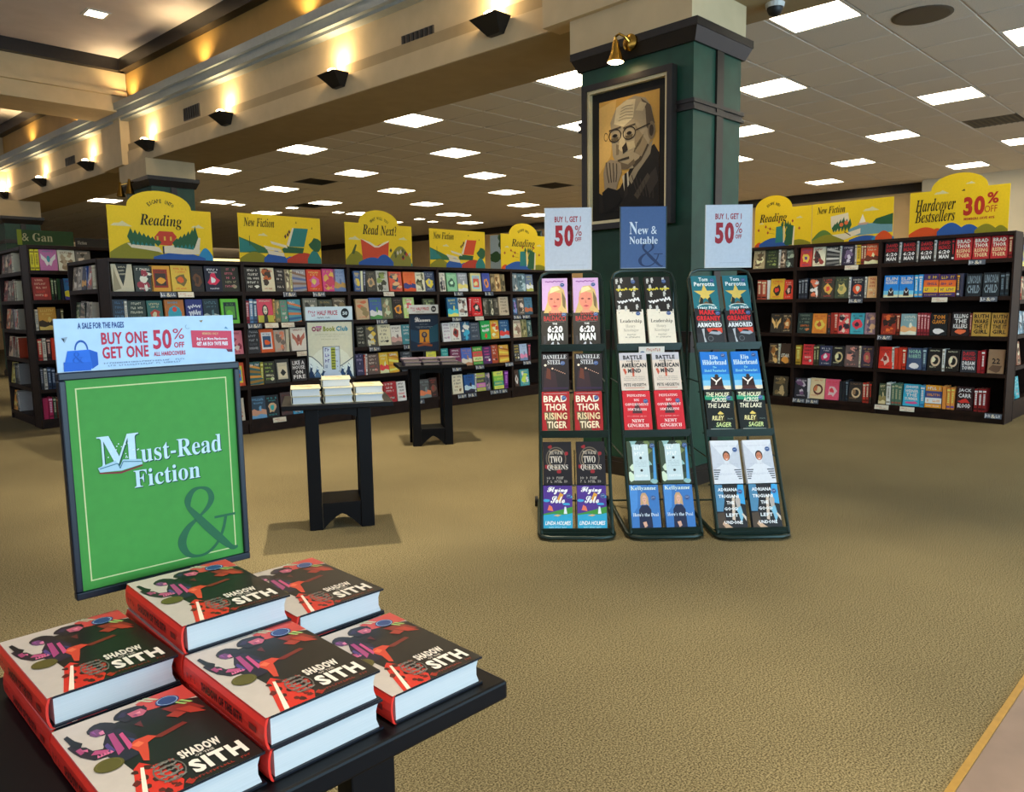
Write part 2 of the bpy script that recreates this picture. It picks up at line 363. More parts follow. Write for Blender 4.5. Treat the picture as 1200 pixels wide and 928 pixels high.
def vis(c):
    x, y = cell(*c); a, b_, z = pix((x, y, CEIL)); return z if (-30 < a < 1230 and -30 < b_ < 960) else 99 + abs(z)
cells.sort(key=vis)
me_t = B().hexa([(-TX / 2 + .014 - .05 * (-TY / 2), -TY / 2 + .012, 0), (TX / 2 - .014 - .05 * (-TY / 2), -TY / 2 + .012, 0), (TX / 2 - .014 - .05 * TY / 2, TY / 2 - .012, 0), (-TX / 2 + .014 - .05 * TY / 2, TY / 2 - .012, 0)],
                [(-TX / 2 + .004, -TY / 2 + .004, .012), (TX / 2 - .004, -TY / 2 + .004, .012), (TX / 2 - .004, TY / 2 - .004, .012), (-TX / 2 + .004, TY / 2 - .004, .012)]).mesh('ceiling_tile', M_TILE)
for c in cells[:298]:
    x, y = cell(*c); o = bpy.data.objects.new('ceiling_tile', me_t); COL.objects.link(o); o.location = (x, y, CEIL - .006); o.parent = c0
b = B()
for c in cells[298:]:
    x, y = cell(*c); b.hexa([(x - .29, y - .3, CEIL - .006), (x + .29, y - .3, CEIL - .006), (x + .29, y + .3, CEIL - .006), (x - .29, y + .3, CEIL - .006)], [(x - .3, y - .305, CEIL + .006), (x + .3, y - .305, CEIL + .006), (x + .3, y + .305, CEIL + .006), (x - .3, y + .305, CEIL + .006)])
o = stuff(b.build('ceiling_tile', M_TILE)); o.parent = c0
# recessed troffers
ORD = ['first', 'second', 'third', 'fourth', 'fifth', 'sixth', 'seventh', 'eighth', 'ninth', 'tenth', 'eleventh', 'twelfth', 'thirteenth', 'fourteenth', 'fifteenth']
fr = B(); h = .305; q = .275
for a0, a1, b0, b1 in ((-h, h, -h, -q), (-h, h, q, h), (-h, -q, -q, q), (q, h, -q, q)): fr.box(a0, a1, b0, b1, -.004, .006)
me_f = fr.mesh('frame', M_WHITE)
df = B()
for k in range(3):
    for l in range(3):
        a = -q + k * 2 * q / 3 + .004; c = -q + l * 2 * q / 3 + .004; e = 2 * q / 3 - .008
        df.hexa([(a + .012, c + .012, -.003), (a + e - .012, c + .012, -.003), (a + e - .012, c + e - .012, -.003), (a + .012, c + e - .012, -.003)], [(a, c, .004), (a + e, c, .004), (a + e, c + e, .004), (a, c + e, .004)])
me_d = df.mesh('diffuser', M_GLOW)
rows = {}
for i, j in LIGHTS:
    x, y = cell(i, j); p = pix((x, y, CEIL)); hid = 684 < p[0] < 862 and p[1] < 300 and x > 5
    inside = 0 < p[0] < 1200 and p[1] > 0 and not hid
    if x < 16.6 - .05 * y and y < 20 and y > -3: rows.setdefault(i, []).append((j, x, y, inside))
for i, L in rows.items():
    L.sort(); k = 0
    for j, x, y, inside in L:
        if inside: lab = 'square recessed ceiling light, %s row beyond the bulkhead, %s in view from the right' % (ORD[i // 3], ORD[k]); k += 1
        elif y < 3: lab = 'square recessed ceiling light past the right edge, row %s, %s nearer the shop front' % (ORD[i // 3], ['closest', 'next', 'further', 'outer'][(j + 8) // 2 % 4])
        else: lab = 'square recessed ceiling light in %s row, hidden behind the green pillar, place %s' % (ORD[i // 3], ORD[max(0, (j + 8) // 2)])
        t = thing('ceiling_light', lab, 'ceiling light', (x, y, CEIL), -.0, 'square ceiling lights')
        for n, me in (('frame', me_f), ('diffuser', me_d)):
            o = bpy.data.objects.new(n, me); COL.objects.link(o); o.parent = t
vl = ['dark slotted ceiling vent near the right picture edge', 'dark slotted ceiling vent above the last left-hand bookcases', 'dark slotted ceiling vent above the Read Next sign', 'dark slotted ceiling vent far back between lights']
for k, (i, j) in enumerate(VENTS):
    x, y = cell(i, j); t = thing('ceiling_vent', vl[k], 'vent', (x, y, CEIL), 0, 'ceiling vents')
    B().box(-.3, .3, -.3, .3, -.001, .006).build('backing', M_DARK, t)
    for s_ in range(9): o = B().hexa([(-.29, -.28 + s_ * .065, -.008), (.29, -.28 + s_ * .065, -.008), (.29, -.265 + s_ * .065, -.008), (-.29, -.265 + s_ * .065, -.008)], [(-.29, -.262 + s_ * .065, -.002), (.29, -.262 + s_ * .065, -.002), (.29, -.25 + s_ * .065, -.002), (-.29, -.25 + s_ * .065, -.002)]).build('slat', M_VENT, t)
x, y = cell(*SPK); t = thing('ceiling_speaker', 'round beige ceiling speaker at top right beside a light panel', 'speaker', (x, y, CEIL), 0)
B().box(-.3, .3, -.3, .3, -.006, .006).build('tile', M_TILE, t)
B().lathe([(.20, -.016), (.225, -.010), (.225, -.005)], 0, 0, 28).build('grille', M_VENT, t)
t = thing('security_camera', 'small black dome camera under the bulkhead right of the pillar', 'camera', (5.18, 2.61, SOF), 0)
B().lathe([(.06, -.03), (.065, 0)], 0, 0, 16).build('mount', M_WHITE, t)
B().lathe([(.012, -.085), (.04, -.07), (.052, -.045), (.054, -.03)], 0, 0, 16).build('dome', M_DARK, t, smooth=True)
for k, (x, y) in enumerate(((8.0, 16.6), (9.2, 16.4), (10.5, 16.5), (13.0, 16.5), (13.4, 15.1), (13.7, 16.8))):
    t = thing('recessed_spotlight', 'tiny square recessed spotlight far back over the shop, %s from left' % ORD[k], 'spotlight', (x, y, CEIL - .012), 0, 'far spotlights')
    B().box(-.14, .14, -.14, .14, -.004, .004).build('frame', M_WHITE, t); B().box(-.10, .10, -.10, .10, -.008, -.004).build('lens', M_GLOW, t)
# tray downlights: recessed square cans
TRL = [(3.2, -.4), (2.6, 2.1), (3.2, 4.6), (3.2, 7.25), (3.2, 9.95), (3.15, 12.3), (3.0, 15.0), (.5, -.9), (.5, 1.6), (.5, 4.6), (.5, 7.25)]
for k, (x, y) in enumerate(TRL):
    vis_ = k in (4, 5)
    lab = {4: 'square tray ceiling downlight at top left, nearer one', 5: 'square tray ceiling downlight at far top left, farther one'}.get(k, 'square tray ceiling downlight out of view, %s along its row, %s row' % (ORD[k % 7], 'outer' if k < 7 else 'inner'))
    t = thing('downlight', lab, 'downlight', (x, y, TRAY), 0, 'tray downlights')
    f = B()
    for a0, a1, b0, b1 in ((-.13, .13, -.13, -.1), (-.13, .13, .1, .13), (-.13, -.1, -.1, .1), (.1, .13, -.1, .1)): f.box(a0, a1, b0, b1, -.012, -.001)
    f.build('frame', M_WHITE, t)
    for s_ in range(3): B().box(-.095 + s_ * .066, -.04 + s_ * .066, -.095, .095, -.009, -.003).build('lamp_slot', M_GLOW, t)
    lamp('downlight_beam', 'SPOT', (x, y, TRAY - .03), (0, 0, 0), DOWN * (2.4 if k == 2 else 1.0), (1, .86, .62), spot_size=1.0, spot_blend=.6, shadow_soft_size=.05)
# wall sconces washing the bulkhead
for k, Y in enumerate((.3, 2.4, 4.54, 6.62, 8.81, 10.88, 12.98, 15.1, 17.2)):
    t = thing('wall_sconce', 'black wedge uplight sconce on the bulkhead, ' + {2: 'just left of the green pillar', 3: 'second from the green pillar', 4: 'third from the green pillar', 5: 'fourth from the green pillar, over the far pillar', 6: 'first beyond the crossing beam', 7: 'second beyond the crossing beam', 8: 'third beyond the crossing beam'}.get(k, 'out of view, %s before the pillar' % ORD[k]), 'wall light', (fx(Y) - .012, Y, 3.36), 0, 'bulkhead sconces')
    B().hexa([(-.05, -.07, 0), (.0, -.07, 0), (.0, .07, 0), (-.05, .07, 0)], [(-.17, -.15, .115), (0, -.15, .115), (0, .15, .115), (-.17, .15, .115)]).build('shade', M_DARK, t)
    B().lathe([(.05, .118), (.045, .15), (.02, .165)], -.085, 0, 12).build('bulb', M_BULB, t)
    lamp('sconce_beam', 'SPOT', (fx(Y) - .085, Y, 3.54), (PI, .25, 0), 13, (1, .74, .42), spot_size=2.4, spot_blend=1, shadow_soft_size=.03)
    lamp('sconce_bulb', 'POINT', (fx(Y) - .10, Y, 3.56), (0, 0, 0), 7, (1, .74, .42), shadow_soft_size=.035)
    lamp('cove_lamp', 'SPOT', (fx(Y + .5) - .14, Y + .5, 4.12), (PI, .15, 0), 22, (1, .74, .36), spot_size=2.3, spot_blend=.9, shadow_soft_size=.03)
for Y0, Y1, z0, z1, lab in ((5.32, 5.74, 3.50, 3.64, 'dark slotted air vent on the bulkhead, nearest the green pillar'), (9.55, 9.97, 3.60, 3.75, 'dark slotted air vent on the bulkhead left of the crossing beam'), (13.75, 14.15, 3.57, 3.70, 'small dark air vent on the bulkhead beyond the crossing beam')):
    t = thing('wall_vent', lab, 'vent', (fx((Y0 + Y1) / 2) + .03, (Y0 + Y1) / 2, z0), .055, 'bulkhead vents'); hw = (Y1 - Y0) / 2; hh = z1 - z0
    B().box(-.012, 0, -hw, hw, 0, hh).build('backing', M_VENT, t)
    for s_ in range(7): B().box(-.022, -.012, -hw + .01 + s_ * hw * 2 / 7, -hw + .01 + (s_ + .45) * hw * 2 / 7, .008, hh - .008).build('slat', M_DARK, t)

# ---- green pillars carrying the bulkhead
def pillar(n, X, Y, w, d, top, lab, pd):
    """X,Y = corner nearest the shop front; w along Y, d along X"""
    t = thing('pillar', lab, 'pillar', (X, Y, 0), 0, 'green pillars')
    B().box(0, d, 0, w, 0, top - .02).build('shaft', M_GREEN, t)
    for k, z in enumerate((1.05, 2.55)):
        b = B().box(-.010, d + .010, -.010, w + .010, z - .05 if k else z - .13, z).box(-.020, d + .020, -.020, w + .020, z - .012, z + .012)
        if k: b.box(-.020, d + .020, -.020, w + .020, z - .058, z - .04)
        b.build('rail', M_TRIM, t)
    b = B()
    for y_ in (-.016, ): b.box(d * .44, d * .58, y_, 0, .12, top - .1)
    b.build('stile', M_TRIM, t)
    B().box(-.03, d + .03, -.03, w + .03, 0, .10).box(-.02, d + .02, -.02, w + .02, .10, .13).build('base', M_TRIM, t)
    B().hexa([(-.02, -.02, top - .13), (d + .02, -.02, top - .13), (d + .02, w + .02, top - .13), (-.02, w + .02, top - .13)], [(-.055, -.055, top - .05), (d + .055, -.055, top - .05), (d + .055, w + .055, top - .05), (-.055, w + .055, top - .05)]).box(-.06, d + .06, -.06, w + .06, top - .05, top).build('crown', M_TRIM, t)
    struct(B().box(X - .06, X + d + .02, Y - .02, Y + w + .06, top, SOF - .001).build('wall_pier', M_DRY))
    struct(B().box(X - .10, fx(Y) + .03, Y + pd, Y + w + .06 + pd * .7, SOF - .001, TRAY).build('wall_pier', M_DRY))
    return t
pillar(1, 4.458, 2.79, .93, .605, 3.04, 'tall dark green panelled pillar with a framed portrait, behind the racks', .33)
pillar(2, 4.04, 10.91, .94, .58, 3.04, 'dark green pillar at left behind the round-topped Reading sign', .73)
pillar(3, 3.50, 16.6, .94, .58, 2.98, 'dark green pillar at the far left picture edge', .69)
# crossing beam of the tray at pillar 2
struct(B().hexa([(-6, 11.6, 3.97), (4.05, 11.6, 3.97), (4.05, 12.4, 3.97), (-6, 12.4, 3.97)], [(-6, 11.6, TRAY), (4.05, 11.6, TRAY), (4.05, 12.4, TRAY), (-6, 12.4, TRAY)]).build('wall_beam', M_DRY)); struct(B().box(-6, 4.04, 11.55, 11.6, 4.18, 4.24).build('trim_9', M_DRY)); struct(B().box(-6, 4.02, 11.5, 11.6, 4.5, TRAY).build('trim_10', M_TRIM))

# portrait on the pillar and its brass lamp
t = thing('framed_portrait', 'framed sepia portrait of an elderly man in glasses on the green pillar', 'picture', (4.446, 3.285, 1.82), -PI / 2)
W_, H_ = .68, .93
b = B()
for a0, a1, z0, z1 in ((-W_ / 2 - .04, W_ / 2 + .04, -.04, .0), (-W_ / 2 - .04, W_ / 2 + .04, H_, H_ + .04), (-W_ / 2 - .04, -W_ / 2, 0, H_), (W_ / 2, W_ / 2 + .04, 0, H_)): b.box(a0, a1, -.06, 0, z0, z1)
b.build('frame', M_TRIM, t)
b = B()
for a0, a1, z0, z1 in ((-W_ / 2, W_ / 2, 0, .022), (-W_ / 2, W_ / 2, H_ - .022, H_), (-W_ / 2, -W_ / 2 + .022, .022, H_ - .022), (W_ / 2 - .022, W_ / 2, .022, H_ - .022)): b.box(a0, a1, -.045, -.006, z0, z1)
b.build('gilt_inner_edge', M_GOLD, t)
b = B().col('0f0d0a').box(-W_ / 2, W_ / 2, -.012, -.002, 0, H_)
A = Art(b, -W_ / 2 + .085, .085, W_ - .17, H_ - .17, -.013, .0006)
A.R(0, 0, 1, 1, 'c89a48'); A.P([(0, .35), (0, .95), (.3, 1), (.2, .5)], 'd8ae62', 2)
A.P([(0, 0), (1, 0), (1, .46), (.92, .54), (.80, .50), (.55, .38), (.36, .20), (.12, .13), (0, .18)], '1c1814', 2)       # coat
A.P([(.50, .27), (.60, .36), (.78, .52), (.90, .58), (.86, .46), (.66, .32), (.56, .22)], '8f8168', 3)                      # collar
A.P([(.78, .24), (.95, .34), (.99, .22), (.85, .10)], '37302a', 3); A.P([(.6, .12), (.82, .30), (.86, .26), (.66, .08)], '4a4136', 3)
A.P([(.20, .80), (.22, .62), (.24, .50), (.30, .42), (.42, .36), (.58, .36), (.72, .42), (.84, .54), (.92, .70), (.88, .86), (.78, .95), (.60, .99), (.42, .96), (.28, .90)], 'a08f70', 4)   # head
A.P([(.26, .78), (.30, .92), (.48, .97), (.62, .96), (.58, .80), (.42, .74)], 'cdbb92', 5)                                  # lit brow
A.P([(.70, .96), (.86, .88), (.93, .72), (.87, .62), (.80, .70), (.78, .86)], '5a4c3a', 5)                                  # side hair
A.E(.88, .66, .06, .08, '7c6a50', 6); A.E(.88, .66, .035, .05, '3c3024', 7)
A.P([(.36, .66), (.44, .70), (.46, .56), (.40, .52), (.34, .55)], 'c0ac84', 6); A.P([(.40, .56), (.47, .60), (.50, .53), (.42, .50)], '2c241c', 7)
for cu in (.28, .52): A.ring(cu, .675, .11, .06, .14, '2a2219', 8); A.E(cu, .675, .045, .016, '2a2219', 8, 8); A.P([(cu - .1, .735), (cu + .1, .75), (cu + .1, .735), (cu - .1, .72)], '4a3e30', 7)
A.L([(.63, .69), (.86, .72)], .012, '2a2219', 8); A.ring(.12, .68, .035, .04, .25, '6a5430', 3)
A.P([(.32, .455), (.52, .47), (.52, .45), (.34, .44)], '3a3024', 7); A.P([(.30, .45), (.5, .40), (.60, .44), (.62, .40), (.50, .36), (.36, .37)], '6a5a44', 6)
A.P([(.62, .74), (.82, .56), (.72, .45), (.60, .50)], '8c7a5c', 5)
A.P([(.08, .36), (.12, .44), (.20, .47), (.30, .45), (.38, .42), (.40, .34), (.34, .26), (.30, .18), (.16, .14), (.10, .20)], '94836a', 8)   # folded hands
for k in range(4): A.L([(.13 + k * .06, .45 - k * .008), (.15 + k * .055, .34), (.18 + k * .04, .26)], .010, '3a2f24', 9)
for cu in (.28, .52): A.P([(cu - .07, .655), (cu + .06, .66), (cu + .05, .63), (cu - .05, .625)], '5e5038', 7); A.E(cu, .678, .018, .014, '120e0a', 9, 8)
A.P([(.56, .40), (.68, .44), (.80, .56), (.84, .54), (.72, .42), (.60, .36)], '4a3e2e', 5); A.P([(.62, .86), (.70, .93), (.80, .90), (.74, .84)], 'b8a680', 6); A.P([(.30, .60), (.36, .58), (.34, .50), (.30, .50)], '7a6a50', 6); A.P([(.46, .60), (.60, .60), (.62, .54), (.5, .52)], 'b4a27c', 6)
for k in range(5): A.L([(.34 + k * .012, .80 + k * .026), (.46, .815 + k * .026), (.58, .80 + k * .028)], .005, '8c7b5c', 7)
for k in range(4): A.L([(.60 + k * .03, .50 + k * .02), (.66 + k * .03, .58 + k * .02)], .005, '5e5038', 7)
A.P([(.40, .30), (.50, .34), (.52, .22), (.44, .16)], 'c8bca0', 4); A.P([(.44, .32), (.48, .33), (.50, .14), (.44, .10)], '2a241e', 5)
for k in range(6): A.L([(.56 + k * .07, .30 - k * .02), (.66 + k * .05, .12 - k * .01)], .008, '3a322a', 5)
A.P([(.06, .18), (.16, .22), (.34, .18), (.40, .10), (.30, .02), (.1, .02)], '120f0c', 9)
b.build('printed_portrait', M_PM, t)
t = thing('picture_lamp', 'brass picture lamp over the portrait on the green pillar', 'lamp', (4.401, 3.24, 2.995), 0)
B().lathe([(.02, 0), (.055, 0), (.055, .02), (.03, .03)], 0, 0, 18).build('wall_plate', M_BRASS, t, rot=(0, -PI / 2, 0), smooth=True)
B().tube([(-.02, 0, 0), (-.06, .01, .03), (-.08, .04, .05), (-.08, .07, .04), (-.08, .07, -.0)], .009, 8).build('arm', M_BRASS, t, smooth=True)
B().lathe([(.062, -.125), (.05, -.10), (.03, -.05), (.022, .0), (.012, .02)], -.08, .07, 18).build('shade', M_BRASS, t, smooth=True)
B().lathe([(.03, -.135), (.055, -.126)], -.08, .07, 14).build('bulb', M_BULB, t)
lamp('picture_lamp_beam', 'SPOT', (4.20, 3.33, 2.86), (0, .12, 0), 16, (1, .8, .5), spot_size=1.6, spot_blend=.7, shadow_soft_size=.03)
t = thing('picture_lamp', 'pair of small brass lamps on the far pillar above the Reading sign', 'lamp', (3.975, 11.4, 2.98), 0)
for d in (-.16, .2): B().lathe([(.06, -.16), (.03, -.04), (.015, .04)], -.1, d, 12).build('shade', M_BRASS, t, smooth=True)
B().tube([(-.1, -.16, 0), (.01, 0, .03), (-.1, .2, 0)], .01, 6).build('arm', M_BRASS, t)

# ================================================================ bookcases and their books
CNAMES = [('black', '15130f'), ('charcoal', '33343a'), ('grey', '85858a'), ('white', 'd8d6d0'), ('cream', 'd0c4a4'), ('tan', 'a98f66'), ('brown', '5f4630'), ('red', 'b82c2a'), ('maroon', '6e1f20'), ('orange', 'cf6a2c'), ('gold', 'c79a30'), ('yellow', 'd8c840'), ('olive', '6c6a3c'), ('green', '55a045'), ('forest-green', '2a3a2c'), ('teal', '3a8c8c'), ('sky-blue', '7ea2c4'), ('blue', '3a68a8'), ('navy', '262e52'), ('purple', '5a3a72'), ('pink', 'd6728a')]
def cname(h):
    a = [int(h[i:i + 2], 16) for i in (0, 2, 4)]
    return min(CNAMES, key=lambda n: sum((p - int(n[1][i:i + 2], 16)) ** 2 * w_ for p, i, w_ in zip(a, (0, 2, 4), (1, 1.2, 1))))[0]
BG = 1.55        # printed covers are brighter than they look in the shade of the shelves
def cover(A, c1, c2, c3, st, tx, r):
    A.R(0, 0, 1, 1, c1, 0)
    if st == 'v':
        A.P([(.22, 1), (.78, 1), (.62, .5), (.5, .2), (.38, .5)], c2, 1); A.P([(0, 0), (.12, .9), (.2, .6), (.4, .1)], c3, 2)
        for k in range(3): A.pl(.34, .86 - k * .13, .68, .92 - k * .13, c1, 3, r)
    elif st == 'm':
        for k in range(8): A.blob(r.uniform(.2, .8), r.uniform(.15, .85), r.uniform(.1, .28), r.uniform(.07, .18), (c2, c3)[k % 2], 1 + k % 3, 8, .45, r)
        A.pl(.14, .82, .86, .91, c2, 5, r); A.pl(.2, .08, .8, .14, c2, 5, r)
    elif st == 'r':
        A.R(.14, .14, .86, .86, c2, 1); A.R(.22, .22, .78, .70, c3, 2); A.blob(.5, .42, .2, .14, c1, 3, 8, .4, r); A.pl(.25, .74, .75, .81, c3, 3, r)
    elif st == 'b':
        A.blob(.5, .44, .32, .24, c2, 1, 11, .35, r); A.blob(.48, .45, .16, .13, c3, 2, 8, .4, r); A.pl(.15, .82, .85, .90, c3, 3, r); A.pl(.25, .72, .75, .78, c3, 3, r); A.pl(.2, .08, .8, .14, c3, 3, r)
    elif st == 't':
        n = 5
        for k in range(n): A.pl(.12 + r.uniform(0, .1), .84 - k * .17, .88 - r.uniform(0, .15), .93 - k * .17, c2 if k != 3 else c3, 2, r)
        A.blob(.7, .2, .14, .07, c3, 1, 7, .4, r)
    elif st == 'a':
        A.P([(.15, .0), (.15, .5), (.25, .68), (.5, .78), (.75, .68), (.85, .5), (.85, 0)], c2, 1); A.E(.5, .62, .12, .1, c3, 2); A.pl(.18, .84, .82, .93, c2, 3, r); A.R(0, 0, 1, .12, c3, 2)
    elif st == 's':
        A.squig(.12, .88, .70, .10, .035, c2, 3, 14, r); A.squig(.15, .85, .45, .12, .04, c2, 3, 14, r); A.pl(.3, .12, .7, .18, c3, 3, r); A.P([(.4, .3), (.6, .3), (.55, .05), (.45, .05)], c3, 1)
    elif st == 'p':
        A.P([(0, 0), (1, 0), (1, .36), (.7, .42), (.45, .34), (.2, .44), (0, .38)], c2, 1); A.P([(0, 0), (1, 0), (1, .14), (.6, .2), (.3, .12), (0, .16)], c3, 2); A.pl(.12, .80, .88, .91, c3, 3, r); A.pl(.2, .66, .8, .73, c3, 3, r); A.blob(.6, .45, .1, .13, c3, 2, 7, .4, r)
    elif st == 'd':
        for k in range(5): A.P([(0, min(max(-.2 + k * .25, 0), 1)), (0, min(-.08 + k * .25, 1)), (1, min(.05 + k * .17, 1)), (1, max(-.04 + k * .17, 0))], (c2, c3)[k % 2], 1)
        A.pl(.15, .82, .85, .92, 'd8d4c8', 3, r)
    elif st == 'f':
        A.R(0, 0, 1, .3, 'b0a83a', 1); A.P([(.36, 0), (.64, 0), (.6, .35), (.4, .35)], c2, 2); A.E(.5, .5, .2, .26, c2, 2); A.E(.5, .52, .14, .18, c3, 3); A.ring(.43, .54, .07, .05, .3, c2, 4); A.ring(.58, .54, .07, .05, .3, c2, 4); A.R(.44, .38, .56, .41, 'a83a3a', 4); A.pl(.15, .88, .85, .94, c3, 3, r)
    elif st == 'x':
        A.P([(.08, .8), (.45, .5), (.5, .3), (.38, .2), (.25, .45), (.1, .55)], c2, 1); A.P([(.92, .8), (.55, .5), (.5, .3), (.62, .2), (.75, .45), (.9, .55)], c2, 1); A.E(.5, .55, .1, .16, c3, 2); A.pl(.2, .87, .8, .93, c3, 3, r)
    elif st == 'h':
        for k, (v0, v1, c) in enumerate(((.74, 1, c2), (.46, .7, c1), (.2, .44, c3), (0, .18, c2))): A.R(0, v0, 1, v1, c, 1); A.pl(.12, v0 + .06, .88, v1 - .07, (c3, c2, c2, c3)[k], 2, r)
    elif st == 'c':
        A.ring(.55, .45, .34, .26, .35, c2, 1); A.blob(.4, .5, .14, .14, c3, 2, 8, .4, r); A.pl(.15, .86, .85, .92, c3, 3, r); A.pl(.1, .14, .6, .2, c3, 3, r)
    elif st == 'e':
        A.R(0, 0, 1, .12, c3, 1); A.R(0, .12, 1, .30, '6ab0d8', 1); A.P([(.3, .06), (.34, .36), (.66, .36), (.7, .06)], '2a1c18', 2); A.L([(.36, .34), (.5, .2), (.64, .34)], .03, 'e8e0d8', 3); A.E(.5, .39, .08, .05, '3a2a22', 3)
    if st in 'we':
        ls = tx.split('/'); n = len(ls); top, hh = (.93, .86 / max(n, 1)) if st == 'w' else (.92, .17)
        any_ = any(l.startswith('!') for l in ls); blank = [k for k, l in enumerate(ls) if not l.strip(' !')]
        if st == 'w' and blank: A.blob(.5, top - (blank[-1] + .5) * hh, .36, hh * .42 * max(1, .7 * len(blank)), c3 if not any_ or c3 != c2 else c2, 1, 9, .4, r)
        for k, l in enumerate(ls):
            s_ = l.lstrip('!').strip()
            if not s_: continue
            col = c2 if (l.startswith('!') or not any_) else c3
            ww = min(.40, .085 * len(s_) + .08)
            A.T(s_, .5 - ww, top - (k + 1) * hh + hh * .14, .5 + ww, top - k * hh - hh * .02, col, 3, 'bold', 1)
def book_face(w, h, t, c1, c2, c3, st, tx, r, g=BG):
    b = B(); pg = gain('cfc6ae', 1.1); k1 = gain(c1, g)
    b.box(-w / 2, w / 2, 0, .003, 0, h, k1); b.box(-w / 2, w / 2, t - .003, t, 0, h, k1); b.box(-w / 2, -w / 2 + .003, .003, t - .003, 0, h, k1)
    b.box(-w / 2 + .003, w / 2 - .004, .003, t - .003, .004, h - .004, pg)
    A = Art(b, -w / 2, 0, w, h, -.0004); A.g = g; cover(A, c1, c2, c3, st, tx, r)
    return b
def book_spine(w, h, d, c1, c2, c3, r, g=BG):
    """spine towards -Y, depth d"""
    b = B(); k1 = gain(c1, g)
    b.box(-w / 2, w / 2, 0, .004, 0, h, k1); b.box(-w / 2, -w / 2 + .0025, .004, d, 0, h, k1); b.box(w / 2 - .0025, w / 2, .004, d, 0, h, k1)
    b.box(-w / 2 + .0025, w / 2 - .0025, .004, d - .005, .004, h - .004, gain('cfc6ae', 1.1))
    A = Art(b, -w / 2, 0, w, h, -.0004); A.g = g
    if r.random() < .85:
        A.R(.05, .84, .95, .92, c2, 1); A.R(.05, .08, .95, .16, c3, 1)
        v = .3
        while v < .76: l = r.uniform(.03, .06); A.R(.25, v, .75, v + l, c2, 1); v += l + .018
    return b
# ---- cabinet units
def bookcase(lab, loc, rz, W, H, D, rows, first, last, group, fronts=None, plinth=.10):
    t = thing('bookcase', lab, 'bookcase', loc, rz, group)
    B().box(0, W, D - .012, D, .0, H - .02).build('back_panel', M_BACK, t)
    for x0, x1 in ((0, .018), (W - .018, W)): B().box(x0, x1, 0, D - .012, 0, H).build('side_panel', M_WOOD, t, bevel=.003)
    B().box(.018, W - .018, .004, D - .012, H - .035, H).build('top_panel', M_WOOD, t, bevel=.003)
    for z in rows: B().box(.018, W - .018, .006, D - .012, z - .028, z).box(.018, W - .018, 0, .006, z - .036, z + .004).build('shelf', M_WOOD, t)
    B().box(.018, W - .018, .02, .04, 0, rows[-1] - .03).build('plinth', M_WOOD, t)
    return t
RN = ['top', 'second', 'third', 'fourth', 'bottom']
LB = [2.262, 3.49, 4.70, 5.955, 7.21, 8.44]; LZ = [1.415, 1.104, .80, .482, .136]
RB = [1.865, 3.11, 4.05, 5.28]; RZ = [1.625, 1.26, .863, .496, .105]
LNAME = ['under left Reading sign', 'under left New Fiction sign', 'under Read Next sign', 'under middle New Fiction sign', 'left of first rack']
RNAME = ['under Hardcover Bestsellers sign', 'under right New Fiction sign', 'just right of third rack']
LY = 7.235; RX = 8.69
for k in range(5): bookcase('dark wooden five-shelf bookcase bay ' + LNAME[k], (LB[k], LY, 0), 0, LB[k + 1] - LB[k], 1.71, .28, LZ, k == 0, k == 4, 'left-hand bookcase run')
for k in range(3): bookcase('dark wooden five-shelf bookcase bay ' + RNAME[k], (RX, RB[k + 1], 0), -PI / 2, RB[k + 1] - RB[k], 1.885, .30, RZ, k == 0, k == 2, 'right-hand bookcase run')
DRIFT = [0, .028, .05, .065, .085]
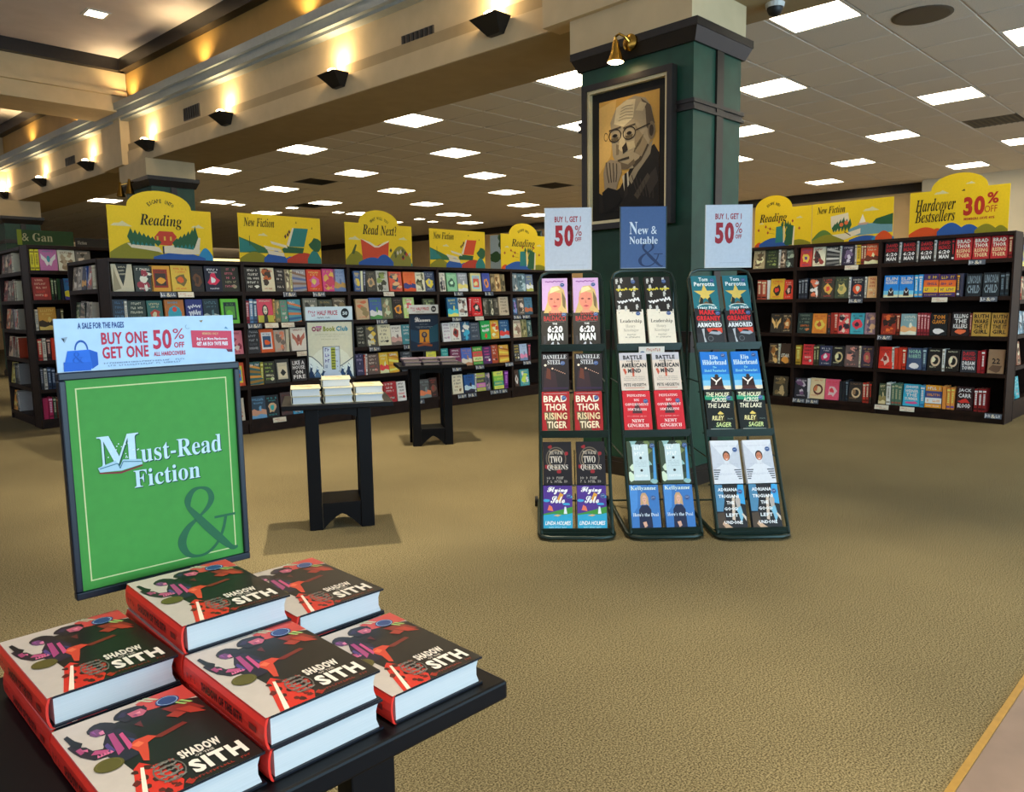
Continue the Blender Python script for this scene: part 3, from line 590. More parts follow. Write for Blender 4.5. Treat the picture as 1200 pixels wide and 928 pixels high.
DATA = '''L0.0
0.011 0.224 F b5a98c 1d1f1a 8a7d60 v
0.227 0.388 F 30352f cfc6b4 8d2f3a m
0.367 0.544 F d08c28 8a2a17 3a2b22 r
0.544 0.734 F d2a63a 6b5a30 c95a22 b
0.734 0.852 F 26221f 5c3a22 3a2a20 b
0.863 1.031 F 1d2030 c2284a ded4cc b
1.034 1.214 F 2b2a22 b05a68 8c8a6a t
L0.1
0.016 0.151 F 1c2836 35506a 4a6a80 t
0.152 0.175 S b9b4a4 8a8678 8a8678 -
0.182 0.337 F 25322b b7b49c 54614f t
0.346 0.485 F 2f5f58 a33b2a b9b088 b
0.496 0.687 F a8642c 2f8ea0 c03a2a a
0.694 0.857 F 2b3472 b9bfe0 8a90c0 s
0.860 1.014 F 23343c 9aa39a 4a6a74 p
1.024 1.221 F 63b53a 1d2f33 4f8a3c r
L0.2
1.107 1.264 F d8707a 8a2a40 efb6b0 m
L0.3
1.112 1.273 F d8502a e3c23a 3f78b8 r
L0.4
1.106 1.269 F b5ac98 2a2522 a04038 t
L1.0
0.035 0.207 F 23211f c8c2b4 d8d0c0 t
0.207 0.354 F cfc0a0 a8552a 3c2f26 m
0.362 0.469 F 22201e b8b2a6 4a3e34 t
0.469 0.526 F 8a7c64 cfc4a2 4b4236 m
0.526 0.548 S d5c48a 8a7c54 8a7c54 -
0.551 0.710 F 8f8a8c 7c5f4a 51618c d
0.710 0.906 F c93a24 c0508a c8b45a b
0.906 1.069 F c8407a d8a04a b83a56 m
1.069 1.217 F 7d90ae b48a4a 5d7096 p
L1.1
0.048 0.088 S 8a2030 c8a0a0 5a1a20 -
0.092 0.130 S 5d82a8 c8d4e0 34506c -
0.133 0.172 S 39516e b8c8d8 24344a -
0.176 0.347 F d0455a 2a2322 e0c8b0 f
0.348 0.365 S c8a058 7a6030 7a6030 -
0.367 0.427 F 7a7050 b09a6a 4a6a4a m
0.427 0.509 F 5a8a74 b04a78 d8d0c0 t
0.512 0.663 F 4a8a9a c07040 2a5a88 d
0.691 0.864 F 6e6f64 b8b4a4 3b3d36 m
0.871 1.042 F 3c4236 8e7a4a 2a2a22 m
1.050 1.218 F 544a3c bfb59c 7a6a4c m
L1.2
0.055 0.201 F 23252a 8f9296 4a4d52 t
0.203 0.363 F d8541e cfd4d8 2a4a6a r
0.364 0.490 F a8988a c87a5a 6a5f56 m
0.493 0.529 S b8b29a 6a664e 6a664e -
0.551 0.732 F d9c4b8 a8604c 8a4a42 x
L1.3
0.062 0.209 F 2f5a5a c08a3a 8a6a2a d
0.211 0.242 S 8a8a2a d0d080 5a5a1a -
0.245 0.374 F 2a2c22 8aa84a c8c8a8 t
0.376 0.533 F 1f231f b9b49c c8c0a4 r
0.540 0.744 F 191717 e8e4dc e8e4dc w LIKE A/HOUSE/ON/FIRE
L1.4
0.093 0.259 F 2a4256 b88a72 5f92b8 p
0.265 0.415 F 10181f b59a78 2a9a9a b
0.435 0.565 F 3a2a2a 7a3a30 5a2a24 b
0.568 0.683 F 3a8ab0 c8d0d0 2a5a7a m
L2.0
0.090 0.175 F 3f5a8a c8b040 8a8a8a m
0.175 0.204 S ddd4a8 a09860 a09860 -
0.208 0.240 S 2a2f3f 8a90a0 1a1f2a -
0.247 0.381 F 3a3a34 a88a64 6a6454 b
0.388 0.549 F a9a89c 3a3c30 7a8a4a m
0.559 0.747 F c8503a 3a4a58 e0a070 m
0.764 0.942 F d0602a 2a3472 c84a20 p
0.943 1.088 F cfc8b0 2c2f22 7a7a5a m
1.096 1.254 F 33405a d0b83a 8a9aaa b
L2.1
0.128 0.301 F b8a07c c06a4a 8a7a54 m
0.309 0.478 F 3a5a96 c8d4e8 4a8a4a p
0.479 0.623 F 5f6a50 9a8a68 b0b89a m
0.628 0.778 F 1f1b1c d88a28 5a4a4a b
0.781 0.945 F a8c078 c85a60 e0d8b0 m
1.108 1.293 F 3a4632 8a9a6a 2a2f22 m
L2.2
0.146 0.259 F 24261f a8a898 6a6a5a t
0.266 0.418 F 4a4a44 c8b048 b8b8a8 m
0.432 0.611 F cfc6a8 2a2a24 2a2a24 t
0.612 0.766 F d4c8c0 b89088 6f6560 p
0.769 0.901 F 3a7a84 c8dcdc 2a5a64 t
L2.3
0.138 0.244 F 2a2a4c 9a92b8 3a3a5a t
0.245 0.264 S b84a3a e0b0a0 7a2a1a -
0.265 0.287 S cfd0d0 7a7a7a 7a7a7a -
0.292 0.452 F 5a4a44 c8b8a8 a04038 t
0.454 0.581 F d8a828 c83a3a e0d8a0 p
0.584 0.727 F d8a024 b87a20 e8c860 d
0.759 0.926 F 2a3138 8a9298 4a5258 t
1.144 1.306 F d0c848 e0e0d0 8a8a7a p
L2.4
0.414 0.513 F c8703a 3a2a20 e0a070 t
0.520 0.705 F 9a2028 d8d0c8 5a1a1c t
0.707 0.838 F d8cfc8 2a2a2a c04a50 t
0.981 1.014 S e0d0a0 a09060 a09060 -
1.027 1.219 F 4a4a4c c8704a 6a7a7a p
1.222 1.355 F 3a2a26 6a4a3a 8a3a30 b
L3.0
0.056 0.146 F c8c4b4 2f2f38 8a8a88 m
0.167 0.336 F 7ab088 2f5a4a a8d0b0 b
0.343 0.508 F 8a9098 d8c070 dfe0dc p
0.561 0.742 F cfc088 7ab8c8 c8503a r
0.763 0.896 F 3a4a9a c8802a 2a3a7a b
0.907 0.984 F 7a6a48 4a3a28 a08a60 m
0.986 1.082 F b08a58 d8b888 6a4a2a m
1.083 1.165 F 6a5f42 8a7a54 3a3424 m
L3.1
0.196 0.372 F 1f5f8a 3ab0c0 c8c868 p
0.375 0.522 F cfccc4 3a3436 8a7a70 m
0.545 0.588 S a81f28 e0a0a0 6a1018 -
0.589 0.782 F c8232a 2a1f22 e0b8b0 b
0.796 0.891 F 3a3a32 8a8478 5a5a4a m
0.894 0.977 F 2a322c b8b49c 5a5a4a m
0.978 1.063 F 33302a 7a7466 4a463c m
1.072 1.260 F b0a088 4a4038 7a6a5a t
L3.2
0.130 0.264 F d4ccd0 8a7088 b8a0b0 t
0.265 0.424 F d8c8c0 9a4038 3a2a2a b
0.431 0.582 F 2a4a6a 3a9ab8 c8c8c0 m
0.585 0.748 F 3f4a58 8a9298 2a323c t
0.767 0.940 F 1f9a4a e0e8e0 c83a30 s
0.942 1.091 F d89a2a e0d0a0 c8502a m
1.120 1.303 F 23507a c83a34 8aa8b8 p
L3.3
0.120 0.233 F 2f8a8a 8ac8c0 1f5a5a t
0.265 0.439 F 6a2a4a d0c8d0 2a2a5a t
0.441 0.622 F 4a64b0 c8c0b0 a87a5a p
0.635 0.806 F c84a4a 3a8a3a d0c890 h
0.808 0.966 F 4a2a5a c84a8a d8c8d8 t
0.969 1.083 F a0442a c8c0b8 3a2a2a t
1.093 1.291 F d8983a a85a24 e0b84a d
L3.4
0.293 0.491 F c8c0a8 3a322c 8a6a4a t
0.499 0.680 F 24508a a8c0dc 2a2a3a p
0.682 0.705 S d8d4c8 8a8678 8a8678 -
0.708 0.867 F 4a4a4a a8b048 b868a8 h
0.869 0.953 F 5a5a6a b8a0a0 3a3a4a m
1.006 1.207 F 7ab048 c8d058 3a8a7a h
1.210 1.278 S 6a2a7a b070c0 4a1a5a -
L4.0
0.047 0.149 F 5f7078 b8b8b0 3a4a50 m
0.151 0.300 F 54707a 9ab0b8 34505a m
0.308 0.446 F 5a6a88 d0d4d0 a0a050 p
L4.1
0.076 0.163 F 2a3f5f 5a8ab0 8a70b0 m
0.166 0.299 F 5a5048 c8b8a8 3a322a m
0.302 0.456 F 3a6a84 a85a3a 2a4a5a p
L4.2
0.103 0.250 F c0ac94 8a6a58 d8c8b0 m
0.258 0.366 F 7a7448 4a4a30 a8a070 m
0.369 0.459 F 3a5a58 8a9a90 2a3a3a m
L4.3
0.126 0.237 F 3a3a3a c8b040 c8c8c0 t
0.238 0.383 F a0b0c8 c87a9a 6a80a0 p
0.390 0.446 S 3a2030 c05060 2a1020 -
L4.4
0.149 0.232 F 3a2a24 c8c0b8 6a4a3a b
0.241 0.448 F 3f8a94 b8d048 e0e0e0 m
R0.0
0.035 0.183 F 1a1718 b3222c e8e8e8 w !DAVID/!BALDACCI/6:20/MAN
0.186 0.206 S b8b8b4 6a6a68 6a6a68 -
0.210 0.355 F 1a1718 b3222c e8e8e8 w !DAVID/!BALDACCI/6:20/MAN
0.358 0.375 S a8a8a4 6a6a68 6a6a68 -
0.380 0.521 F 1a1718 b3222c e8e8e8 w !DAVID/!BALDACCI/6:20/MAN
0.524 0.544 S b8b8b4 6a6a68 6a6a68 -
0.549 0.685 F 1a1718 b3222c e8e8e8 w !DAVID/!BALDACCI/6:20/MAN
0.687 0.711 S 1f1a1a b3222c c8c8c8 -
0.715 0.870 F a02226 c8b088 e8d8c0 w BRAD/THOR/!RISING/!TIGER
0.875 1.024 F a02226 c8b088 e8d8c0 w BRAD/THOR/!RISING/!TIGER
1.030 1.177 F a02226 c8b088 e8d8c0 w BRAD/THOR/!RISING/!TIGER
1.183 1.217 S 8a1f1f e0c0a0 5a1010 -
R0.1
0.043 0.197 F 1f78c8 e8f0f8 d8c8a8 e ELIN/HILDERBRAND
0.200 0.347 F 1f78c8 e8f0f8 d8c8a8 e ELIN/HILDERBRAND
0.353 0.388 S 3a9ad8 e0f0f8 c8b890 -
0.392 0.432 S 3a8ac8 e0f0f8 c8b890 -
0.437 0.581 F d8602a 3a2a5a d8a82a h
0.583 0.742 F d8602a 3a2a5a d8a82a h
0.750 0.778 S 3a3a4a d8902a c8c8d0 -
0.780 0.808 S 3a3a4a d8902a c8c8d0 -
0.831 0.972 F 1b2228 7a8a94 5a6a74 w LINCOLN/CHILD
0.979 1.127 F 1b2228 7a8a94 5a6a74 w LINCOLN/CHILD
1.132 1.169 S 1c2228 6a7a84 2a3a44 -
1.173 1.207 S 1c2228 6a7a84 2a3a44 -
R0.2
0.033 0.189 F 8a2a18 d8602a 2a1a14 m
0.192 0.224 S 7a2a1a d0a080 3a1a10 -
0.231 0.393 F 7a9aa0 d89a6a c8c8b8 p
0.398 0.428 S 8a2a32 d0a0a0 5a1a20 -
0.430 0.458 S 8a2a32 d0a0a0 5a1a20 -
0.460 0.487 S 8a2a32 d0a0a0 5a1a20 -
0.490 0.517 S 8a2a32 d0a0a0 5a1a20 -
0.519 0.684 F 14181a c8802a c8c8c8 w !TOM/!CLANCY/ /
0.687 0.713 S 2a1a14 c8802a c8c8c8 -
0.720 0.883 F 1f1516 d8d0c8 c8603a w KILLING/THE/KILLERS/
0.886 0.904 S 6a2a24 d0a090 3a1a10 -
0.906 1.065 F a8843a 17130f 17130f w RUTH/WARE/THE IT/GIRL
1.076 1.227 F a8843a 17130f 17130f w RUTH/WARE/THE IT/GIRL
R0.3
0.008 0.155 F c82f1f e0a89a 8a1f16 b
0.159 0.183 S d0ccc4 8a8678 8a8678 -
0.185 0.223 S b8321f e8c8b0 7a1a10 -
0.226 0.262 S b8321f e8c8b0 7a1a10 -
0.265 0.302 S b8321f e8c8b0 7a1a10 -
0.310 0.462 F 3a4a68 8ab8a4 c8c8d8 w !NORA/!ROBERTS/ /
0.465 0.502 S 3a4a5f a0b8b8 24304a -
0.513 0.649 F 1a1714 b8a48a d8c8a8 c
0.652 0.678 S d8d4c4 8a8678 8a8678 -
0.683 0.809 F 1a1714 b8a48a d8c8a8 c
0.823 0.967 F 2a2c32 b82a32 d8d8d8 w !DAVID/!BALDACCI/DREAM/TOWN
0.973 1.005 S 8a1f24 e0d0c8 5a1018 -
1.008 1.039 S 8a1f24 e0d0c8 5a1018 -
1.064 1.208 F 8a6f54 17130f 5a4434 w /22/
R0.4
0.038 0.117 F 3f4a34 8a7a4a c8b88a p
0.119 0.163 S d8d4c4 8a8678 8a8678 -
0.172 0.205 S 4a6a58 a0a080 8a4a3a -
0.206 0.239 S 4a6a58 a0a080 8a4a3a -
0.240 0.277 S 4a6a58 a0a080 8a4a3a -
0.289 0.457 F 2f98b8 e8f0f0 c84a80 w JENNIFER/WEINER/THE/SUMMER/
0.460 0.503 S 3a90b8 e0f0f0 2a6a98 -
0.506 0.668 F 3a3f74 d88a2a c8d0d0 h
0.673 0.709 S c8803a e0c060 5a3f8a -
0.713 0.748 S c8803a e0c060 5a3f8a -
0.751 0.787 S c8803a e0c060 5a3f8a -
0.802 0.952 F 2a1516 e8e0d8 b83028 w JACK/CARR/ /BLOOD
0.963 0.997 S 7a1f1f e0d0c8 3a1010 -
1.001 1.035 S 7a1f1f e0d0c8 3a1010 -
1.037 1.071 S 7a1f1f e0d0c8 3a1010 -
R1.0
0.046 0.187 F b83a30 d8b04a 5a3a7a b
0.194 0.340 F d8c8b0 8a3a34 3a2a2a m
0.348 0.499 F 2a2c2e a8a8a4 6a6a68 d
0.501 0.519 S d0ccc0 8a8678 8a8678 -
0.524 0.666 F 2a2438 b8b4c0 6a5a78 m
0.667 0.683 S c8c0b0 8a8678 8a8678 -
0.686 0.729 S d0a82a 8a6a1a 8a6a1a -
0.732 0.759 S 7a2a20 e0c0a0 4a1a10 -
0.760 0.788 S 8a3420 e0c0a0 4a1a10 -
0.790 0.938 F c8502a 5a2a1a e0c8a0 p
R1.1
0.037 0.070 S 23262f 8a9098 3a404a -
0.072 0.105 S 23262f 8a9098 3a404a -
0.108 0.146 S 23262f 8a9098 3a404a -
0.166 0.303 F 2a2422 c86a4a d8d0c8 m
0.305 0.451 F 3a342c d8a04a c84a3a b
0.456 0.611 F 3a4434 b8a864 8a8a54 b
0.613 0.633 S d8d4c8 8a8678 8a8678 -
0.634 0.786 F 22242f d8502a d0c8b8 b
0.787 0.804 S d0ccc0 8a8678 8a8678 -
0.817 0.924 F c8a070 a8382a e0c8a0 t
R1.2
0.035 0.206 F 22302c 6a7a6a c86a2a t
0.212 0.379 F c87a2a e0b048 a84a24 b
0.391 0.424 S 2a2a2a a04030 4a4a4a -
0.426 0.463 S 8a2a20 e0b0a0 4a1a10 -
0.465 0.504 S b03a2a e0b0a0 6a1a10 -
0.509 0.638 F c84a4a e0c0b0 2a1f2a m
0.643 0.794 F 3a98a8 c83a4a 2a2a3a b
0.801 0.917 F 8a7080 c8a884 5a4a64 m
R1.3
0.026 0.088 S a8842a e0c870 6a5410 -
0.109 0.238 F c02f34 2a1a1a d8c8b8 t
0.241 0.272 S 3a3a2a b0b080 2a2a1a -
0.274 0.305 S 3a3a2a b0b080 2a2a1a -
0.308 0.452 F 2a304a b02f58 c8d0e0 b
0.456 0.591 F 191818 b8a878 d8c8a0 c
0.596 0.752 F 5a4a48 d88a7a 3a3438 m
0.754 0.770 S c8b8a0 8a8678 8a8678 -
0.779 0.908 F 332a3a a04a4a a8885a b
R1.4
0.010 0.176 F 2a2a32 b8b0b8 6a4a6a m
0.179 0.208 S d8d4cc 8a8678 8a8678 -
0.210 0.382 F d8b890 5a2a24 b86a44 c
0.385 0.548 F d0506a e8b0b0 c83a4a b
0.552 0.582 S 1f2228 6a7a84 2a3a44 -
0.584 0.616 S 1f2228 6a7a84 2a3a44 -
0.619 0.650 S 1f2228 6a7a84 2a3a44 -
0.653 0.802 F 2a2420 c8b088 8a6a4a c
0.809 0.841 S b8382a e8c8b0 5a1a10 -
0.844 0.874 S a83a30 e8c8b0 5a1a10 -
0.878 0.907 S 3a3430 c83a30 2a2420 -
R2.0
0.691 0.839 F 9a8a68 d8c8a0 5a4a34 m
0.849 1.013 F 26301f 6a7a44 8a9a5a t
1.014 1.033 S d8d4c4 8a8678 8a8678 -
1.036 1.106 F 6a5a48 c8b8a0 3a2a20 m
1.114 1.228 F 232a28 a0b0a4 5a6a60 m
R2.1
0.753 0.804 S 8a3a2a e0c0a0 4a1a10 -
0.807 0.870 S a84a34 e0c0a0 4a1a10 -
0.878 0.911 S d8d4c8 8a8678 8a8678 -
0.917 1.089 F d8a02a 2a1f1a c83a2a b
1.093 1.212 F c83a24 2a1a1a d8b0a0 b
R2.2
0.932 1.073 F 2a2620 c8a86a 8a6a3a x
1.078 1.213 F 2f2a24 a86a34 c8b48a b
R2.3
0.920 1.037 F 3f342a c8a86a 8a5a2a m
1.040 1.061 S d0c8b0 8a8678 8a8678 -
1.064 1.193 F 3a2a1c d8d0c0 c88a3a w / /STAR/
R2.4
0.975 1.177 F 3f3a2c a8946a 6a5a3a m'''
def place_book(e, W, drift, org, rz, z, where, idx, hmax, r):
    a, b_ = float(e[0]) - drift, float(e[1]) - drift; kind, c1, c2, c3, st = e[2:7]; tx = e[7] if len(e) > 7 else ''
    wd = b_ - a; a = max(a, .022); a = min(a, W - .022 - wd); m = a + wd / 2
    c, s = math.cos(rz), math.sin(rz)
    side = 'face out' if kind == 'F' else 'spine out'
    nm = cname(c1); n2 = cname(c2)
    lab = '%s %sbook %s, %s from left, %s' % (nm, '' if kind == 'S' or n2 == nm else 'and %s ' % n2, side, ORD[idx] if idx < 15 else 'last', where)
    if kind == 'F':
        w_ = min(max(wd - .004, .05), .175); h = min(r.uniform(.222, .242), hmax)
        if wd < .1: h = min(h, .225)
        o = book_face(w_, h, .028, c1, c2, c3, st, tx, r).build('book', M_PR, None)
        y0 = .022; o.rotation_euler = (-.12, 0, rz)
    else:
        h = min(r.uniform(.222, .240), hmax); o = book_spine(max(wd - .002, .016), h, .15, c1, c2, c3, r).build('book', M_PR, None); y0 = .03; o.rotation_euler = (0, 0, rz)
    o.location = (org[0] + m * c - y0 * s, org[1] + m * s + y0 * c, z + .006 if kind == 'F' else z + .001)
    tag(o, lab, 'book', where if len(where) < 60 else 'shelved books')
cur = None
for line in DATA.strip().split('\n'):
    e = line.split(None, 7)
    if len(e) == 1:
        sd, bay, rw = e[0][0], int(e[0][1]), int(e[0][3]); idx = 0; continue
    r = random.Random(line)
    if sd == 'L': place_book(e, LB[bay + 1] - LB[bay], DRIFT[rw], (LB[bay], LY), 0, LZ[rw], '%s shelf %s' % (RN[rw], LNAME[bay]), idx, .262 if rw == 0 else .26, r)
    else: place_book(e, RB[bay + 1] - RB[bay], 0, (RX, RB[bay + 1]), -PI / 2, RZ[rw], '%s shelf %s' % (RN[rw], RNAME[bay]), idx, .218 if rw == 0 else .27, r)
    idx += 1
# ---- shelf talkers: folded card tags clipped to the shelf lips
TAGS = '''L0.0 2.76 n;L0.0 2.92 w;L1.0 3.98 n;L1.0 4.32 n;L1.1 3.61 n;L1.1 3.79 w;L1.1 3.97 w;L1.2 4.15 w;L1.4 3.88 w;L2.0 5.22 w;L2.1 5.14 n;L2.2 5.05 n;L2.2 5.53 n;L3.3 6.28 n;L2.4 5.70 n;L3.0 6.27 n;L3.0 6.79 n;L3.1 6.26 n;L3.1 6.64 w;L4.1 7.33 n;L4.1 7.50 n;L3.3 6.67 n;L3.3 7.20 n;L4.3 7.54 n;L3.4 6.38 n;L3.4 6.55 n;L3.4 6.94 n;L3.4 7.10 n;R1.0 3.40 w;R1.1 3.34 n;R0.0 2.18 n;R0.1 2.50 w;R0.1 2.06 n;R0.2 3.02 n;R0.4 3.02 w;R0.4 2.76 w;R0.4 1.96 n;R1.4 3.95 n;R1.4 3.79 n'''
cnt = {}
for s_ in TAGS.replace('\n', ';').split(';'):
    k, p, ty = s_.split(); sd, bay, rw = k[0], int(k[1]), int(k[3]); p = float(p)
    if sd == 'L': p -= DRIFT[rw]
    z = (LZ if sd == 'L' else RZ)[rw]; nm = (LNAME if sd == 'L' else RNAME)[bay]
    kk = (k, ty); cnt[kk] = cnt.get(kk, 0) + 1
    lab = '%s tag, %s on lip of %s shelf %s' % ('cream price' if ty == 'w' else 'navy ampersand', ORD[cnt[kk] - 1], RN[rw], nm)
    loc = (p, LY - .006, z - .05) if sd == 'L' else (RX - .006, p, z - .05)
    t = thing('shelf_tag', lab, 'tag', loc, 0 if sd == 'L' else -PI / 2, 'card tags on the shelf lips')
    b = B(); wd = .145; b.col('e8e2d0' if ty == 'w' else '59616f')
    b.hexa([(-wd / 2, -.012, 0), (wd / 2, -.012, 0), (wd / 2, -.009, 0), (-wd / 2, -.009, 0)], [(-wd / 2, -.002, .048), (wd / 2, -.002, .048), (wd / 2, .0, .048), (-wd / 2, .0, .048)])
    b.build('card', M_PM, t)
    b = B(); A = Art(b, -wd / 2, 0, wd, .048, 0, .0006); r = random.Random(s_)
    if ty == 'w': A.pl(.12, .55, .5, .75, 'c06a48', 1, r); A.pl(.3, .2, .85, .4, 'c08a68', 1, r)
    else:
        A.T('&', .36, .1, .64, .9, 'f4ecd0', 2, 'serif', 1); A.pl(.06, .22, .36, .80, 'd8dade', 1, r); A.pl(.66, .22, .96, .80, 'd8dade', 1, r); A.R(0, 0, .06, 1, 'b8bcc4', 1)
    o = b.build('printed_lettering', M_PM, t); o.rotation_euler = (-.2, 0, 0); o.location = (0, -.0138, 0)

# ---- end bookcases at the left: the gable end of the left run and the next run behind it
t_ = bookcase('dark end bookcase on the gable of the left run, behind the sale sign', (2.262, 8.40, 0), -PI / 2, .87, 1.72, .28, [1.445, 1.10, .76, .42, .12], 1, 1, 'left-hand end bookcases')
bookcase('dark bookcase in the run behind, left of the Reading sign', (2.13, 9.27, 0), 0, 1.25, 1.945, .28, [1.678, 1.369, 1.05, .73, .42, .10], 1, 1, 'left-hand end bookcases')
bookcase('dark gable-end bookcase at the far left picture edge', (2.13, 10.60, 0), -PI / 2, 1.03, 1.945, .28, [1.678, 1.369, 1.05, .73, .42, .10], 1, 1, 'left-hand end bookcases')
bookcase('dark gable-end bookcase at the right picture edge', (9.0, 1.865, 0), 0, .95, 1.84, .28, [1.55, 1.22, .87, .55, .2], 1, 1, 'right-hand end bookcases')
def shelf_list(org, rz, W, zs, where, rows, hmax=.27):
    for k, (z, items) in enumerate(zip(zs, rows)):
        x = .03
        for idx, it in enumerate(items.split(';')):
            e = it.split(); kind, wd = e[0], float(e[1]); r = random.Random(where + it + str(idx) + str(k))
            place_book([x, x + wd, kind, e[2], e[3], e[4], e[5] if len(e) > 5 else '-'], W, 0, org, rz, z, '%s shelf, %s' % ((ORD[k] if k else 'top'), where), idx, .222 if k == 0 else hmax, r)
            x += wd + .004
shelf_list((2.13, 9.27), 0, 1.25, [1.678, 1.369, 1.05, .73, .42, .10], 'case behind Reading sign', [
    'S .04 d8c020 8a7a10 8a7a10;S .04 d8c020 8a7a10 8a7a10;F .17 b06a9a e0d8c8 3a8a9a x;F .17 d8ccb8 8a7a60 a89a80 m;F .15 6a6a64 c8c0b0 3a3a34 m',
    'F .17 8a2f2a d8a088 c84a3a t;S .025 24402a a0b090 1a2a1a;S .025 2a2a2a 90a080 1a1a1a;S .03 20402a c8d0b0 1a2a1a;S .03 1a2438 8090a8 10182a;F .16 2a6aa8 d8d040 3a3a8a p;S .03 d0ccb0 8a8678 8a8678',
    'S .03 b8b0a0 8a8678 8a8678;F .17 b88a3a 3a3020 d8b060 p;S .03 2a2a2a 90a080 1a1a1a;S .03 4a4a3a b0b090 1a1a1a',
    'S .04 b83a2a e0c0a0 6a1a10;S .035 c8c0b0 8a8678 8a8678;S .04 3a2020 c8a090 1a1010;S .05 c83a20 e8c8a0 6a1a10',
    'S .03 2a2a30 8a8a94 1a1a20;S .03 b8b4ac 6a6a64 6a6a64;S .035 22304a 8a9ab0 101a2a;S .035 22304a 8a9ab0 101a2a',
    'S .05 a01f4a e0a0b8 6a1030;S .04 a01f4a e0a0b8 6a1030;S .03 2a3a2a a0a890 1a2a1a;S .03 6a2a1a d0a080 3a1a10'])
shelf_list((2.262, 8.40), -PI / 2, .87, [1.445, 1.10], 'gable case behind sale sign', [
    'F .15 8a7c68 c8c0b0 4a4234 m;F .13 a0988a 5a5244 c8c0b0 m;F .14 2a3a5a d89a4a 1a2438 p;S .03 2a4a8a a0b0d0 1a2a4a;F .13 7a6a64 b85a4a c8c0b8 m;S .04 d8d4b8 a8a488 a8a488;S .04 d8d4b8 a8a488 a8a488;S .03 8a8470 4a4434 4a4434',
    'F .14 3a4a34 c8c8a8 7a8a5a m;F .14 4a443c a89a84 7a6a54 d;S .03 2a2a2a 90a080 1a1a1a;F .16 a8a498 7a766a 6a665a m;S .04 b8b4a4 6a6a5a 6a6a5a'])
shelf_list((2.13, 10.60), -PI / 2, 1.03, [1.678, 1.369, 1.05, .73, .42, .10], 'far-left end case', [
    'F .16 5a4a3a b8a08a 8a3a2a m;F .16 3a342c a0907a c8b89a m;F .16 8a7a68 3a2a22 b85a4a m;S .035 cfc8b0 8a8678 8a8678;S .035 cfc8b0 8a8678 8a8678',
    'F .17 7a2a20 d0a890 3a1a14 m;F .17 6a5f50 b0a490 2a241c m;F .16 4a4438 98907c 8a3a2a m;S .035 d8d0b0 8a8678 8a8678;S .03 3a342c a0988a 1a1814;S .035 d8d0b0 8a8678 8a8678',
    'F .17 c8805a 4a2a1a e0c0a0 m;F .17 4a4438 a8a08c 6a6452 m;S .03 3a2a5a a090c0 1a142a;S .03 a8a49c 5a5a54 5a5a54;F .14 b0aca0 b83a2a 6a665a m;S .04 8a8678 4a483e 4a483e',
    'F .17 d0b090 8a4a3a 4a2a1a m;S .04 8a8678 4a483e 4a483e;S .03 6a2a24 d0a090 3a1410;F .16 96907e 4a463a 6a3a2a m;S .03 d8c8b0 8a8678 8a8678;S .03 9a3a20 e0b090 5a1a10',
    'F .17 a89a4a 3a341a d8c880 m;S .05 20262e 8a94a0 10141a;S .05 20262e 8a94a0 10141a;S .05 5a5a52 a0a094 2a2a24;S .05 7a7a78 b8b8b0 3a3a38',
    'F .17 c88a3a 3a2a14 e8c070 m;S .04 6a6a64 b0b0a4 3a3a34;S .05 9a9a98 d0d0c8 5a5a58'])
shelf_list((9.0, 1.865), 0, .95, [1.55, 1.22, .87, .55, .2], 'right-edge end case', [
    'S .03 4a4a4a a0a0a0 2a2a2a;F .16 c8c060 3a4a9a e0e0d0 b;F .16 3a5a8a c8c060 d0d0c8 b;F .15 8a3a3a d0c0b0 2a1a1a m',
    'S .05 c83a1a e8c0a0 7a1a0a;S .05 c83a1a e8c0a0 7a1a0a;S .05 c83a1a e8c0a0 7a1a0a;F .16 6a5a44 c8b89a 3a2a1a m',
    'F .13 1f2a30 7a98a4 a8c0c8 p;F .16 6a8a9a c8d8e0 2a3a44 m;F .15 4a6a7a c8d0d0 2a3a44 m',
    'S .03 6a4a2a c8a878 3a2a14;S .03 6a4a2a c8a878 3a2a14;S .03 6a4a2a c8a878 3a2a14;S .03 5a3a22 c8a878 3a2a14;F .16 8a5a44 d8c0a0 3a2a1a m',
    'F .13 2a2420 8a7a64 5a4a3a m;S .04 1f8a94 a0e0e0 0f4a54;F .16 2a9aa4 d8e8e8 c85a5a t'])

# ================================================================ tables, racks, signs
def poster(name, lab, cat, loc, rz, topper, art, fcol, base=True, group=None):
    """11 x 14 inch card in a slim frame with a topper card, on a stem and foot"""
    t = thing(name, lab, cat, loc, rz, group); W_, H_ = .279, .353
    z0 = .095
    b = B()
    for a0, a1, c0_, c1_ in ((-W_ / 2, W_ / 2, 0, .012), (-W_ / 2, W_ / 2, H_ - .012, H_), (-W_ / 2, -W_ / 2 + .010, .012, H_ - .012), (W_ / 2 - .010, W_ / 2, .012, H_ - .012)): b.box(a0, a1, -.010, .006, z0 + c0_, z0 + c1_)
    f = b.build('frame', fcol, t, bevel=.002)
    b = B().col('e8e8e4').box(-W_ / 2 + .008, W_ / 2 - .008, -.004, .002, z0 + .010, z0 + H_ - .010)
    A = Art(b, -W_ / 2 + .008, z0 + .010, W_ - .016, H_ - .02, -.0042, .0003); art(A); b.build('printed_poster', M_PM, t)
    b = B().col('dfe6ea').box(-W_ / 2 + .002, W_ / 2 - .004, -.003, .001, z0 + H_ - .002, z0 + H_ + .080)
    A = Art(b, -W_ / 2 + .002, z0 + H_ + .001, W_ - .006, .079, -.0032, .0003); topper(A); b.build('topper_card', M_PM, t)
    B().box(-.012, .012, .004, .012, .004, z0 + .02).build('stem', M_DARK, t)
    B().box(-.07, .07, -.028, .03, .0005, .006).build('foot', M_DARK, t, bevel=.002)
    return t
